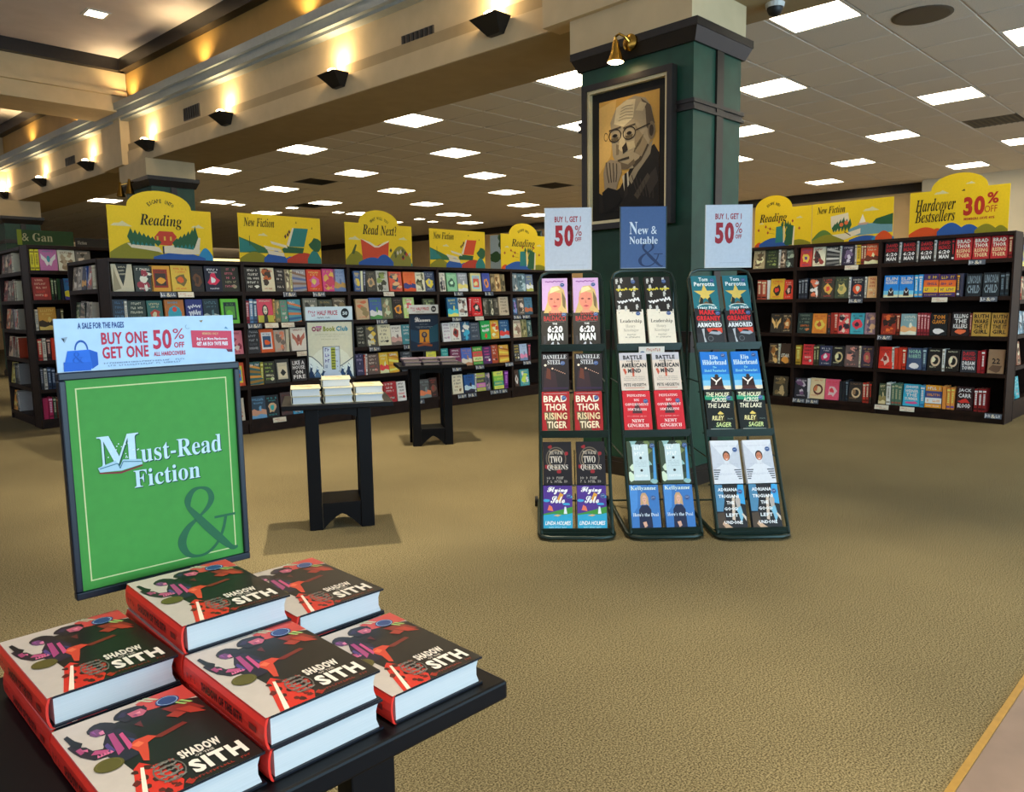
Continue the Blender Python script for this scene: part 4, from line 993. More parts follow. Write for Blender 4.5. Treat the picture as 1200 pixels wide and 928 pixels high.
def table(lab, loc, rz, H=.735, W=.60, D=.55, oh=.12):
    """pedestal table: front and rear post frames with arched rails, a shelf between; origin = middle of the front edge"""
    t = thing('display_table', lab, 'table', loc, rz, 'black display tables')
    B().box(-W / 2, W / 2, 0, D, H - .028, H).build('tabletop', M_BLACK, t, bevel=.004)
    lw = .182
    for y in (oh, D - oh - .04):
        for s_ in (-1, 1):
            x1 = s_ * lw; x0 = s_ * (lw - .075); B().box(min(x0, x1), max(x0, x1), y, y + .04, 0, H - .028).build('leg', M_BLACK, t, bevel=.003)
        i = lw - .076
        up = [(-i, H - .029), (-i, H - .10)] + [(i * math.sin(a), H - .10 + .025 * math.cos(a)) for a in [(-1 + k / 5) * PI / 2 for k in range(1, 10)]] + [(i, H - .10), (i, H - .029)]
        lo = [(-i, .135), (-i, .0)] + [(i * k / 7, .088 - .086 * (abs(k) / 7) ** 1.35) for k in range(-7, 8)] + [(i, .0), (i, .135)]
        for nm, pg in (('upper_rail', up), ('lower_rail', lo)):
            b = B(); k = len(pg); half = k // 2
            for a in range(half - 0):          # strip of quads between the arch and the straight edge
                pass
            arch = pg[1:-1]; top = pg[0][1]
            for p, q in zip(arch, arch[1:]):
                if abs(p[0] - q[0]) < 1e-6: continue
                b.hexa([(p[0], y + .008, p[1]), (q[0], y + .008, q[1]), (q[0], y + .032, q[1]), (p[0], y + .032, p[1])], [(p[0], y + .008, top), (q[0], y + .008, top), (q[0], y + .032, top), (p[0], y + .032, top)])
            b.build(nm, M_BLACK, t)
    for s_ in (-1, 1): B().box(s_ * (lw - .05) - .012, s_ * (lw - .05) + .012, oh + .041, D - oh - .041, H - .10, H - .029).build('side_rail', M_BLACK, t)
    B().box(-lw + .076, lw - .076, oh - .01, D - oh + .01, .136, .156).build('lower_shelf', M_BLACK, t)
    return t
def flat_book(name, lab, cat, loc, rz, w, d, t, jac, art=None, page=None, group=None, spine=None, foot=True):
    """hardcover lying flat, spine on the left, foot of the book towards -Y"""
    th = thing(name, lab, cat, loc, rz, group); j = lin(jac)
    b = B().col(j); bd = .0028; n = 6
    b.box(-w / 2 + .004, w / 2, 0, d, 0, bd).box(-w / 2 + .004, w / 2, 0, d, t - bd, t)
    sp = spine or jac; b.col(sp); pr = [(-w / 2 + .004 - .006 * math.sin(PI * k / n), t / 2 - t / 2 * math.cos(PI * k / n)) for k in range(n + 1)]
    for p, q in zip(pr, pr[1:]):
        b.hexa([(p[0], 0, p[1]), (p[0] + .003, 0, p[1]), (p[0] + .003, d, p[1]), (p[0], d, p[1])], [(q[0], 0, q[1]), (q[0] + .003, 0, q[1]), (q[0] + .003, d, q[1]), (q[0], d, q[1])])
    b.build('jacket', M_PR, th)
    pb = B(); x0 = -w / 2 + .008
    prof = [(w / 2 - .004, bd), (w / 2 - .008, t * .35), (w / 2 - .008, t * .65), (w / 2 - .004, t - bd)]
    for p, q in zip(prof, prof[1:]): pb.hexa([(x0, .004, p[1]), (p[0], .004, p[1]), (p[0], d - .004, p[1]), (x0, d - .004, p[1])], [(x0, .004, q[1]), (q[0], .004, q[1]), (q[0], d - .004, q[1]), (x0, d - .004, q[1])])
    pb.build('page_block', page or M_PAGE, th)
    if art:
        b = B(); A = Art(b, -w / 2 + .001, 0, w - .001, d, 0, .00015); art(A)
        b.build('printed_front', M_PR, th, loc=(0, 0, t + .0002), rot=(-PI / 2, 0, 0))
    return th

# ---------------- sale sign on the near table
def near_topper(A):
    A.R(0, 0, 1, 1, 'c3dcf0', 0)
    A.T('A SALE FOR THE PAGES', .115, .80, .355, .92, '2f4a86', 2, 'bold')
    A.T('BUY ONE', .23, .48, .48, .72, 'c8324c', 2, 'bold'); A.T('GET ONE', .23, .20, .48, .44, 'c8324c', 2, 'bold')
    A.T('50', .508, .34, .615, .74, 'c8324c', 2, 'bold', 3); A.T('%', .625, .53, .69, .75, 'c8324c', 2, 'sans'); A.T('OFF', .628, .35, .688, .47, 'c8324c', 2, 'bold'); A.T('ALL HARDCOVERS', .508, .20, .692, .29, 'c8324c', 2, 'bold')
    r = random.Random(4)
    for v in (.10, .05): A.pl(.235 + (.02 if v < .1 else 0), v, .69 - (.02 if v < .1 else 0), v + .03, '7f93ae', 2, r)
    A.P([(.03, .06), (.175, .03), (.205, .10), (.205, .34), (.165, .40), (.055, .39)], '2f72d8', 2); A.P([(.175, .03), (.205, .10), (.205, .34), (.165, .40)], '245fbe', 3); A.P([(.03, 0), (.165, 0), (.175, .16), (.032, .18)], '2a68cc', 3)
    A.ring(.125, .40, .035, .19, .22, '2f5fae', 1, 14, 0, PI); A.amp(.078, .15, .13, .36, '245fbe', 4)
    A.P([(.03, .64), (.045, .54), (.062, .66)], '9aa7b4', 2); A.P([(.03, .64), (.042, .56), (.045, .62)], '3a424a', 3)
    A.P([(.732, .70), (.985, .66), (.985, .26), (.735, .34)], 'd8485e', 2); A.P([(.945, .27), (.985, .26), (.985, .20), (.955, .21)], '7a3848', 2)
    A.T('MEMBERS ONLY!', .80, .60, .90, .655, 'e8b080', 3, 'bold', 1, -.016); A.T('Buy 2 or More Hardcovers', .765, .47, .955, .55, 'f4f0f0', 3, 'bold', 1, -.02); A.T('GET AN ECO TOTE FREE', .762, .37, .957, .455, 'f4f0f0', 3, 'heavy', 1, -.02)
    A.P([(.785, .90), (.81, .91), (.80, .86)], 'a58a5a', 2); A.ring(.715, .78, .016, .05, .3, 'a0b8c8', 2, 8, 2, 5.5); A.P([(.94, .72), (.965, .70), (.95, .76)], '6a9ab8', 3)
def near_poster(A):
    A.R(0, 0, 1, 1, '4a9a3e', 0)
    e, k = .055, .006
    for u0, v0, u1, v1 in ((e, .045, 1 - e, .045 + k), (e, .955 - k, 1 - e, .955), (e, .045, e + k * 1.25, .955), (1 - e - k * 1.25, .045, 1 - e, .955)): A.R(u0, v0, u1, v1, 'd8dc98', 1)
    for dx, dv, c, l in ((.006, -.005, '1c4a3c', 2), (0, 0, 'd2e8ee', 3)):
        A.T('M', .145 + dx, .57 + dv, .378 + dx, .72 + dv, c, l + (1 if l == 3 else 0), 'serif', 4)
        A.T('ust-Read', .385 + dx, .572 + dv, .885 + dx, .662 + dv, c, l, 'serif', 4)
        A.T('Fiction', .335 + dx, .452 + dv, .735 + dx, .538 + dv, c, l, 'serif', 4)
    A.P([(.14, .575), (.24, .60), (.26, .568), (.28, .60), (.385, .59), (.39, .565), (.27, .548), (.15, .553)], 'b6d4de', 5); A.P([(.145, .553), (.265, .543), (.39, .562), (.39, .556), (.265, .534), (.15, .546)], '8a3038', 5)
    A.L([(.15, .57), (.25, .585), (.262, .56)], .004, '4a7a8a', 6); A.L([(.385, .578), (.28, .59), (.262, .56)], .004, '4a7a8a', 6)
    r = random.Random(3)
    for q in range(22): A.R(*(lambda u, v: (u, v, u + .006, v + .005))(r.uniform(.17, .37), r.uniform(.60, .68)), 'e8f4f4', 6)
    A.amp(.575, .04, .955, .405, '2c6a44', 1)
poster('sale_sign', 'green Must-Read Fiction sign with a pale sale card, standing behind the stacked novels', 'sign', (.459, 1.285, .728), -.02, near_topper, near_poster, mat('navy_frame', '0a1524', .4, noise=.08, nscale=40))
table('black display table in the foreground, carrying the red and black novels', (.434, .757, 0), 0, .725, .60, .56)

# ---------------- red and black hardcovers stacked on the near table
def sith(A):
    A.R(0, 0, 1, 1, 'bdb4ae', 0)
    class S:                       # the figures, shifted on the cover
        def P(q, pts, c, l): A.P([(min(max(u - .085, 0), 1), min(max(v - .05, 0), 1)) for u, v in pts], c, l)
        def blob(q, u, v, *a): A.blob(u - .085, v - .05, *a)
    F = S(); K = '131110'
    F.P([(.40, .84), (.46, .90), (.56, .90), (.70, .93), (.88, .92), (1.09, .84), (1.09, 0), (.22, 0), (.30, .20), (.34, .34), (.32, .48), (.30, .62), (.34, .76)], K, 1)
    F.P([(.68, 1.02), (.84, 1.05), (1.09, 1.05), (1.09, .86), (.90, .88), (.72, .90)], 'c04440', 2); F.P([(.80, .86), (1.0, .84), (1.06, .70), (.94, .72), (.84, .78)], '7c241e', 3); F.P([(.88, .80), (.98, .78), (1.04, .66), (.94, .70)], 'a83428', 4)
    F.blob(.60, .93, .125, .078, '17141f', 3, 14, .16, random.Random(5)); F.P([(.58, .955), (.69, .95), (.71, .90), (.66, .865), (.59, .885)], 'b85a74', 4); F.P([(.57, .96), (.73, .975), (.72, .955), (.58, .945)], '17121c', 5); F.P([(.62, .915), (.67, .925), (.66, .895)], 'e08a9c', 5); F.P([(.60, .90), (.63, .91), (.63, .88)], '8a3a6a', 5); F.P([(.50, .94), (.56, .98), (.60, .97), (.55, .92)], '2c2446', 4)
    F.blob(.365, .885, .098, .072, '1a171f', 3, 14, .13, random.Random(6)); F.P([(.29, .90), (.34, .90), (.37, .86), (.35, .82), (.30, .82), (.27, .86)], '6a3a6c', 4); F.P([(.33, .855), (.365, .865), (.36, .82), (.33, .825)], 'd07aa0', 5); F.P([(.29, .885), (.31, .89), (.31, .84)], '8a4a94', 5)
    F.P([(.38, .84), (.46, .82), (.52, .70), (.46, .50), (.34, .48), (.27, .58), (.30, .72)], '211a30', 3); F.P([(.37, .80), (.41, .80), (.39, .60), (.33, .56)], 'a23e78', 4); F.P([(.43, .76), (.46, .77), (.45, .60), (.41, .57)], 'c0487e', 4); F.P([(.30, .70), (.33, .72), (.34, .62), (.30, .60)], '4a3a7a', 4); F.P([(.46, .70), (.49, .66), (.47, .56)], '3a3a6a', 4)
    F.P([(.35, .66), (.30, .585), (.19, .60), (.13, .68), (.11, .75), (.10, .82), (.13, .83), (.15, .79), (.20, .76), (.22, .70), (.28, .68), (.33, .73)], '241826', 4); F.P([(.12, .93), (.15, .945), (.17, .86), (.20, .81), (.17, .77), (.13, .80)], '121016', 5)
    F.P([(.19, .66), (.28, .62), (.31, .65), (.23, .69)], 'b04878', 5); F.P([(.13, .76), (.17, .77), (.17, .71), (.14, .70)], '9a3c6c', 5); F.P([(.16, .74), (.20, .73), (.19, .70)], 'c8608c', 6)
    for k in range(5): F.P([(.21 + k * .022, .605), (.225 + k * .022, .64), (.235 + k * .022, .61)], 'd06a94', 6)
    F.P([(.42, .60), (.48, .64), (.58, .64), (.62, .60), (.54, .57), (.50, .48), (.46, .40), (.43, .42), (.45, .52)], 'c8402c', 4); F.P([(.44, .60), (.50, .62), (.52, .58), (.47, .56)], 'e06a48', 5); F.P([(.58, .60), (.84, .64), (.86, .61), (.64, .57)], '74201a', 3); F.P([(.78, .76), (.86, .78), (.92, .72), (.84, .70)], '9a3026', 4); F.P([(.56, .80), (.62, .82), (.60, .74)], '5a2024', 3)
    F.P([(.20, .05), (.49, .05), (.54, .12), (.51, .24), (.46, .34), (.40, .42), (.34, .38), (.27, .22)], 'c8281c', 2); r = random.Random(8)
    for q in range(14): F.blob(.29 + r.random() * .21, .08 + r.random() * .28, .026, .022, ('3a100c', '5a1410')[q % 2], 3, 6, .5, r)
    for q in range(9): F.blob(.46 + r.random() * .14, .06 + r.random() * .32, .022, .018, 'a82418', 3, 6, .5, r)
    F.P([(.235, .05), (.275, .05), (.40, .36), (.38, .37)], 'f0dccc', 4)
    A.E(.155, .455, .098, .064, '57501f', 6, 22); A.ring(.155, .455, .084, .053, .06, '706a32', 7, 22)
    A.E(.80, .875, .092, .058, '24427a', 6, 22); A.ring(.80, .875, .080, .05, .08, 'a8c0dc', 7, 22); A.pl(.755, .855, .845, .895, 'd0dcec', 7, random.Random(2))
    for u in (.62, .665): A.P([(u, 1), (u + .026, 1), (u + .10, .93), (u + .074, .93)], 'd4dcc4', 5); A.P([(u + .008, 1), (u + .014, 1), (u + .088, .93), (u + .082, .93)], '6a9a5a', 6); A.P([(u + .20, .83), (u + .226, .83), (u + .28, .765), (u + .254, .765)], '9ac070', 5)
    A.T('SHADOW', .54, .235, .84, .315, 'e2dbd0', 7, 'heavy'); A.T('OF THE', .62, .205, .76, .228, 'b8b0a6', 7, 'bold', 1); A.T('SITH', .54, .065, .93, .195, 'e6e0d6', 7, 'heavy')
    for q in range(5): A.squig(.345, .50, .27 - q * .04, .012, .011, '77746f', 6, 12, random.Random(q))
    A.ring(.425, .19, .105, .10, .10, '5e5b56', 6, 20); A.ring(.425, .19, .06, .055, .2, '6a6762', 6, 16)
    A.pl(.46, .025, .92, .045, '8a2a1c', 5, random.Random(12))
def sith_spine(th, d, t):
    b = B(); A = Art(b, 0, 0, d, t, 0, .0001); A.T('SHADOW OF THE SITH', .26, .36, .76, .66, '3a0f0c', 1, 'heavy'); A.pl(.06, .4, .2, .6, '9a2018', 1, random.Random(3)); A.P([(.84, .4), (.92, .4), (.92, .6), (.84, .6)], '8a2018', 1)
    b.build('spine_lettering', M_PR, th, loc=(-.158 / 2 - .0028, d, .0), rot=(0, 0, -PI / 2))
BX = [.294, .455, .622]; BY = [.782, 1.012]; NB = {(0, 0): 1, (1, 0): 2, (2, 0): 1, (0, 1): 2, (1, 1): 3, (2, 1): 2}
for (cx_, ry), n in NB.items():
    for k in range(n):
        pos = {0: 'left', 1: 'middle', 2: 'right'}[cx_]; row_ = 'front' if ry == 0 else 'back'
        lev = 'single copy' if n == 1 else ('top copy' if k == n - 1 else ('bottom copy' if k == 0 else 'second copy'))
        jx, jy = RNG.uniform(-.004, .004), RNG.uniform(-.005, .005)
        th = flat_book('hardcover_book', 'red and black hardcover, %s of the %s-row %s stack on the near table' % (lev, row_, pos), 'book', (BX[cx_] + jx, BY[ry] + jy, .7252 + k * .0402), RNG.uniform(-.02, .02), .158, .226, .04, '14161f', sith if k == n - 1 or True else None, group='red and black novels on the near table', spine='f2382a')
        sith_spine(th, .226, .04)

# ---------------- two further tables with their posters and books
AX = Vector((.863, -.505, 0)); AN = Vector((.505, .863, 0)); RZ_T = math.atan2(-.505, .863)
def at(a, n): p = AX * a + AN * n; return p.x, p.y
x, y = at(.115, 4.252); table('black display table with the book club poster, third bookcase behind it', (x, y, 0), RZ_T, .735, .60, .50)
x, y = at(1.008, 6.645); table('farther black display table with the dark blue poster', (x, y, 0), RZ_T, .735, .60, .50)
def half_topper(A):
    A.R(0, 0, 1, 1, 'd4dad8', 0); A.pl(.06, .52, .22, .72, 'c05060', 2, random.Random(1)); A.pl(.06, .28, .22, .46, 'c05060', 2, random.Random(2))
    A.T('HALF PRICE', .25, .36, .68, .72, 'b83a48', 2, 'bold'); A.pl(.25, .12, .55, .24, '4a4a4a', 2, random.Random(5)); A.E(.84, .5, .085, .36, '1c1e1e', 2, 20); A.T('50', .79, .36, .89, .62, 'd8dcd8', 3, 'bold')
def club(A):
    A.R(0, 0, 1, 1, 'd3c9aa', 0)
    A.T('Our', .10, .83, .32, .92, '8a2a4a', 2, 'heavy'); A.T('Book', .35, .83, .62, .92, '8a8a2e', 2, 'heavy'); A.T('Club', .64, .83, .90, .92, '2a7a8c', 2, 'heavy'); A.R(.19, .90, .32, .925, 'b04a8a', 3)
    r = random.Random(7)
    for v, u in ((.77, .16), (.735, .28), (.68, .30)): A.pl(u, v, 1 - u, v + .012, '8f8870', 2, r)
    # plain rolling waves in the same colours
    A.E(.5, .22, .46, .33, 'dcd6bc', 1, 20); A.L([(0, .40), (.08, .38), (.22, .28), (.30, .20)], .014, '3a4a5a', 4); A.L([(.70, .20), (.86, .28), (1, .36)], .014, '3a4a5a', 4); A.P([(0, 0), (1, 0), (1, .34), (.88, .26), (.72, .18), (.55, .20), (.38, .15), (.22, .26), (.08, .36), (0, .38)], 'dfe0d4', 2)
    for q in range(7):
        u = .04 + q * .14; h_ = .26 - .10 * math.sin(q / 6 * PI); A.P([(max(u - .06, 0), 0), (u, h_), (u + .05, h_ * .8), (u + .03, h_ * .5), (min(u + .10, 1), 0)], ('1c3452', '5a7896', '26466a')[q % 3], 3); A.L([(max(u - .08, 0), h_ * .2), (u, h_ * .62), (u + .06, h_ * .3)], .012, '1c2c44', 5); A.P([(u - .01, h_ * .95), (u + .05, h_ * .8), (u + .03, h_ * .68), (u, h_ * .75)], 'e4e6dc', 4)
    A.R(.32, .10, .70, .56, '2a2a34', 4); A.R(.335, .11, .69, .55, 'c8ccd0', 5)
    for q, c in enumerate(('4a3a7a', '6a5a9a', '4a3a7a', '3a4a7a')): A.pl(.37, .47 - q * .10, .49, .53 - q * .10, c, 6, r); A.pl(.60, .48 - q * .10, .67, .51 - q * .10, '6a6a78', 6, r)
    A.R(.50, .12, .60, .54, 'a8a83a', 6)
    for q in range(8): A.R(.51, .14 + q * .05, .59, .16 + q * .05, '5a5a1a', 7)
    A.P([(.3, 0), (.34, .09), (.46, .16), (.58, .15), (.70, .08), (.74, 0)], 'c8ccd4', 7)
def discover(A):
    A.R(0, 0, 1, 1, '14283f', 0); A.P([(.55, .2), (1, .25), (1, .75), (.7, .62)], '1a4a5e', 1); A.P([(0, .3), (.3, .2), (.3, .55), (0, .6)], '173c58', 1)
    A.T('Discover', .18, .80, .72, .93, 'd0d4d4', 2, 'script'); r = random.Random(9)
    for v, u in ((.72, .34), (.655, .2), (.625, .26)): A.pl(u, v, 1 - u, v + .018, '8a98a4', 2, r)
    A.R(.33, .22, .67, .58, 'c08a2a', 2); A.E(.5, .44, .10, .085, '33304a', 3); A.E(.5, .45, .05, .05, '8a7a5a', 4); A.P([(.46, .24), (.54, .24), (.52, .36), (.48, .36)], '3a3040', 3)
    A.P([(.24, .16), (.5, .20), (.78, .16), (.76, .11), (.5, .14), (.26, .11)], '8a4a24', 3); A.P([(.30, .22), (.33, .24), (.67, .24), (.70, .20), (.5, .19)], 'a8642a', 2)
x, y = at(.098, 4.72); poster('book_club_poster', 'cream Our Book Club poster with a Half Price card on the nearer pedestal table', 'sign', (x, y, .735), RZ_T, half_topper, club, M_DARK)
x, y = at(1.0, 7.10); poster('blue_poster', 'dark blue Discover poster with a Half Price card on the farther pedestal table', 'sign', (x, y, .735), RZ_T, half_topper, discover, M_DARK)
def gilt(A):
    A.R(0, 0, 1, 1, 'd9cfae', 0); r = random.Random(5)
    for q in range(26): A.blob(r.uniform(.1, .9), r.uniform(.1, .9), r.uniform(.04, .14), r.uniform(.02, .05), ('a8801e', 'd8ceb0', 'c09a3a', 'e0d4a8')[q % 4], 1 + q % 2, 7, .5, r)
    A.T('THE', .4, .8, .6, .84, '6a5a2a', 3, 'serif', 1) if False else None
nm = ['left', 'middle', 'right']
for k, (a, n) in enumerate(((-.052, 2), (.118, 3), (.288, 2))):
    for q in range(n):
        x, y = at(a + (-.006 if q == 2 else RNG.uniform(-.003, .003)), 4.30 + (.045 if q == 2 else .0) + (.03 if q == 1 and k == 2 else 0))
        flat_book('hardcover_book', 'gilt-patterned cream hardcover, %s of the %s pile on the book club table' % (['bottom', 'second', 'top'][q], nm[k]), 'book', (x, y, .7352 + q * .0422), RZ_T + RNG.uniform(-.02, .02), .160, .232, .042, 'c9bd98', gilt, group='cream hardcovers on the book club table')
def plum(A):
    A.R(0, 0, 1, 1, '8a7a8c', 0); r = random.Random(2)
    for q in range(12): A.blob(r.uniform(.1, .9), r.uniform(.1, .9), .12, .06, ('5a4a64', 'b0a4b4', '6a6478')[q % 3], 1, 7, .4, r)
M_PAGE2 = mat('grey_page_edges', '8f867a', .85, noise=.15, nscale=300)
for k, a in enumerate((.838, 1.0, 1.162)):
    for q in range(2):
        x, y = at(a + q * -.012, 6.70 + q * .02)
        flat_book('paperback_book', 'thin muted-purple paperback, %s of the %s pile on the farther table' % (['lower', 'upper'][q], nm[k]), 'book', (x, y, .7352 + q * .0282), RZ_T + RNG.uniform(-.02, .02), .15, .22, .028, '5f5566', plum, M_PAGE2, 'paperbacks on the farther table')

# ================================================================ wire racks
def star(A, cu, cv, r1, r2, c, l):
    ar = A.w / A.h
    A.P([(cu + (r1 if k % 2 == 0 else r2) * math.sin(k * PI / 5), cv + (r1 if k % 2 == 0 else r2) * ar * math.cos(k * PI / 5)) for k in range(10)], c, l)
def c_lady(A):
    A.R(0, 0, 1, 1, 'c49ccc', 0); A.P([(.06, 0), (.20, .30), (.24, .58), (.40, .76), (.66, .78), (.86, .66), (.92, .40), (.98, 0)], 'c8a868', 1); A.P([(.30, .55), (.34, .72), (.60, .76), (.72, .66), (.52, .62)], 'e4cf98', 2)
    A.P([(.22, .42), (.30, .56), (.52, .60), (.72, .56), (.76, .40), (.72, .20), (.56, .08), (.40, .10), (.26, .24)], 'd88068', 3); A.P([(.30, .0), (.38, .14), (.60, .12), (.72, 0)], 'd08a70', 2)
    A.E(.36, .40, .06, .025, '7a3030', 4, 8); A.E(.62, .39, .06, .025, '7a3030', 4, 8); A.P([(.38, .19), (.50, .16), (.62, .19), (.50, .22)], 'b83a48', 4); A.P([(.47, .38), (.52, .28), (.46, .27)], 'b8644e', 4); A.P([(.78, .62), (.92, .40), (.9, .1), (.8, .2), (.78, .42)], '6a5a34', 3)
    A.squig(.12, .85, .90, .02, .03, '8a4a9a', 2, 12, random.Random(4))
def c_620(A):
    A.R(0, 0, 1, 1, '121214', 0); A.T('DAVID', .30, .86, .80, .97, 'a81f2a', 2, 'bold'); A.T('BALDACCI', .10, .70, .92, .84, 'a81f2a', 2, 'bold'); A.R(.14, .675, .88, .68, '8a8a8a', 2)
    A.T('THE', .42, .60, .60, .65, 'e0e0e0', 2, 'bold', 1); A.T('6:20', .24, .38, .80, .57, 'ececec', 2, 'heavy'); A.T('MAN', .24, .16, .82, .36, 'e4e8f0', 2, 'heavy'); A.P([(.3, 0), (.42, .12), (.62, .12), (.74, 0)], 'b8bcc8', 1); A.E(.53, .08, .07, .08, '1a1a1a', 3); A.P([(.08, .28), (.16, .3), (.2, .1), (.1, .04)], '2a2c34', 1)
def c_steel(A):
    A.R(0, 0, 1, 1, '14101a', 0); A.P([(.05, 0), (.12, .55), (.5, .5), (.6, 0)], '2c1a24', 1); A.P([(.16, .35), (.2, .62), (.32, .58), (.34, .30)], '5a2a1e', 2)
    A.T('DANIELLE', .06, .86, .92, .97, 'c8ccd0', 3, 'serif'); A.T('STEEL', .22, .71, .72, .83, 'c8ccd0', 3, 'serif'); A.E(.14, .69, .045, .03, 'f4d8c0', 3); A.E(.40, .60, .035, .024, 'e8c8b0', 3)
    for q in range(6): A.E(.50 + q * .07, .57 - q * .022, .018, .012, 'd8a890', 3, 8)
    A.R(.05, .05, .95, .10, '2a1a3a', 2)
def c_thor(A):
    A.R(0, 0, 1, 1, '9a1a20', 0); A.P([(.06, .5), (.16, .2), (.2, 0), (.62, 0), (.5, .3), (.34, .5)], '5a4a34', 1); A.P([(.62, .4), (.9, .55), (.92, .2), (.7, .05)], '7a1418', 1)
    A.T('BRAD', .06, .74, .90, .90, 'eadcc8', 3, 'bold'); A.T('THOR', .10, .53, .90, .70, 'e8d8c0', 3, 'bold'); A.T('RISING', .10, .31, .90, .48, 'd8c498', 3, 'bold'); A.T('TIGER', .18, .10, .88, .27, 'e4d4b4', 3, 'bold'); A.R(.08, .945, .92, .955, 'c8a0a0', 2)
def c_queens(A):
    A.R(0, 0, 1, 1, '16141a', 0); A.ring(.45, .60, .36, .28, .10, '5a5248', 1, 22); A.ring(.45, .60, .28, .22, .12, '8a7a64', 1, 22, .5, 5); r = random.Random(3)
    for u, v in ((.82, .72), (.12, .42), (.25, .88), (.55, .3)): A.blob(u, v, .07, .05, '8a1f28', 2, 8, .3, r)
    A.T('THE WAR OF', .22, .70, .70, .78, 'b0a698', 3, 'serif', 1); A.T('TWO', .24, .50, .66, .66, 'd0c8bc', 3, 'serif'); A.T('QUEENS', .14, .32, .86, .46, 'd0c8bc', 3, 'serif'); A.pl(.12, .12, .86, .18, '9a948c', 3, r); A.pl(.12, .04, .86, .10, '9a948c', 3, r)
def c_solo(A):
    A.R(0, 0, 1, 1, '4a2f84', 0); A.P([(0, .36), (.3, .40), (.7, .47), (1, .52), (1, .30), (0, .28)], '3f8a3a', 2); A.P([(0, .33), (.35, .36), (.75, .34), (1, .38), (1, 0), (0, 0)], '2a9ac0', 3)
    for u, v in ((.1, .66), (.8, .58), (.95, .74)): A.blob(u, v, .14, .03, '3a9ac8', 1, 10, .3, random.Random(int(u * 10)))
    A.P([(.46, .66), (.58, .84), (.70, .80), (.60, .62)], 'd0963a', 2); A.T('Flying', .14, .80, .84, .97, 'f0ecf4', 4, 'script'); A.T('Solo', .26, .60, .74, .76, 'f0ecf4', 4, 'script')
    A.P([(.70, .36), (.73, .52), (.78, .52), (.82, .36)], 'd8e0e4', 4); A.P([(.14, .44), (.20, .56), (.30, .52), (.34, .42)], 'd8705a', 4); A.P([(.34, .32), (.5, .30), (.62, .33), (.5, .35)], 'c8a878', 5)
    A.T('LINDA HOLMES', .06, .11, .94, .20, 'e8f0f4', 5, 'slant'); A.pl(.2, .045, .8, .075, 'a8dcec', 5, random.Random(6))
def c_black(A):
    A.R(0, 0, 1, 1, '121214', 0); r = random.Random(5)
    for u, v in ((.12, .88), (.2, .7), (.30, .9), (.74, .9), (.8, .66), (.74, .5), (.22, .5), (.14, .12), (.4, .1), (.84, .14)): A.P([(u - .05, v - .07), (u - .05, v + .06), (u + .03, v + .08), (u + .06, v - .02), (u + .01, v - .02), (u + .02, v - .08)], 'b8b8b4', 1)
    A.squig(.08, .50, .62, .06, .035, 'c8b83a', 3, 10, r); A.squig(.58, .94, .64, .05, .035, 'c8b83a', 3, 8, r); A.squig(.08, .48, .28, .07, .035, 'd8d8d8', 3, 10, r); A.squig(.52, .94, .32, .07, .035, 'd8d8d8', 3, 10, r)
def c_lead(A):
    A.R(0, 0, 1, 1, 'd5cdbd', 0); A.T('Leadership', .10, .60, .92, .72, '4a463e', 2, 'serif'); A.T('Henry', .30, .47, .66, .57, 'a49c8e', 2, 'serif'); A.T('Kissinger', .22, .36, .78, .46, 'a49c8e', 2, 'serif'); r = random.Random(1); A.pl(.34, .27, .66, .31, '7a7468', 2, r); A.pl(.22, .20, .80, .24, '7a7468', 2, r)
def c_battle(A):
    A.R(0, 0, 1, 1, 'cdbfb2', 0); A.R(0, .8, 1, 1, 'b4b2ba', 1); A.T('BATTLE', .14, .82, .84, .93, '26282c', 3, 'heavy'); A.T('FOR THE', .26, .75, .74, .79, '5a5450', 3, 'bold', 1); A.T('AMERICAN', .06, .60, .96, .72, '26282c', 3, 'heavy'); A.T('MIND', .28, .46, .76, .57, '26282c', 3, 'heavy')
    A.P([(.10, .56), (.18, .58), (.24, .48), (.18, .40)], 'b8503a', 2); A.P([(.42, .6), (.52, .58), (.50, .36), (.44, .36)], 'c0583e', 2); A.P([(.44, .86), (.48, .86), (.50, .62), (.43, .62)], '4a4644', 2); r = random.Random(2)
    for v in (.345, .30, .255): A.pl(.12, v, .90, v + .022, '7a706a', 3, r)
    A.T('PETE HEGSETH', .10, .10, .90, .18, '3a3634', 3, 'bold'); A.R(.14, .05, .84, .065, 'b86a5a', 3)
def c_newt(A):
    A.R(0, 0, 1, 1, 'c42430', 0); A.P([(.32, .44), (.34, .52), (.40, .58), (.44, .66), (.50, .72), (.56, .66), (.60, .58), (.66, .52), (.68, .44)], '4a2a30', 1)
    for s_, v, w_ in (('DEFEATING', .85, .34), ('BIG', .74, .10), ('GOVERNMENT', .63, .42), ('SOCIALISM', .51, .34)): A.T(s_, .5 - w_, v, .5 + w_, v + .06, 'ecd8d4', 3, 'serif', 1)
    A.pl(.14, .36, .86, .385, 'dca8a4', 3, random.Random(3)); A.T('NEWT', .28, .22, .72, .30, 'f0dcd8', 3, 'serif'); A.T('GINGRICH', .12, .11, .88, .19, 'f0dcd8', 3, 'serif'); A.R(.14, .07, .86, .076, 'dca8a4', 3)
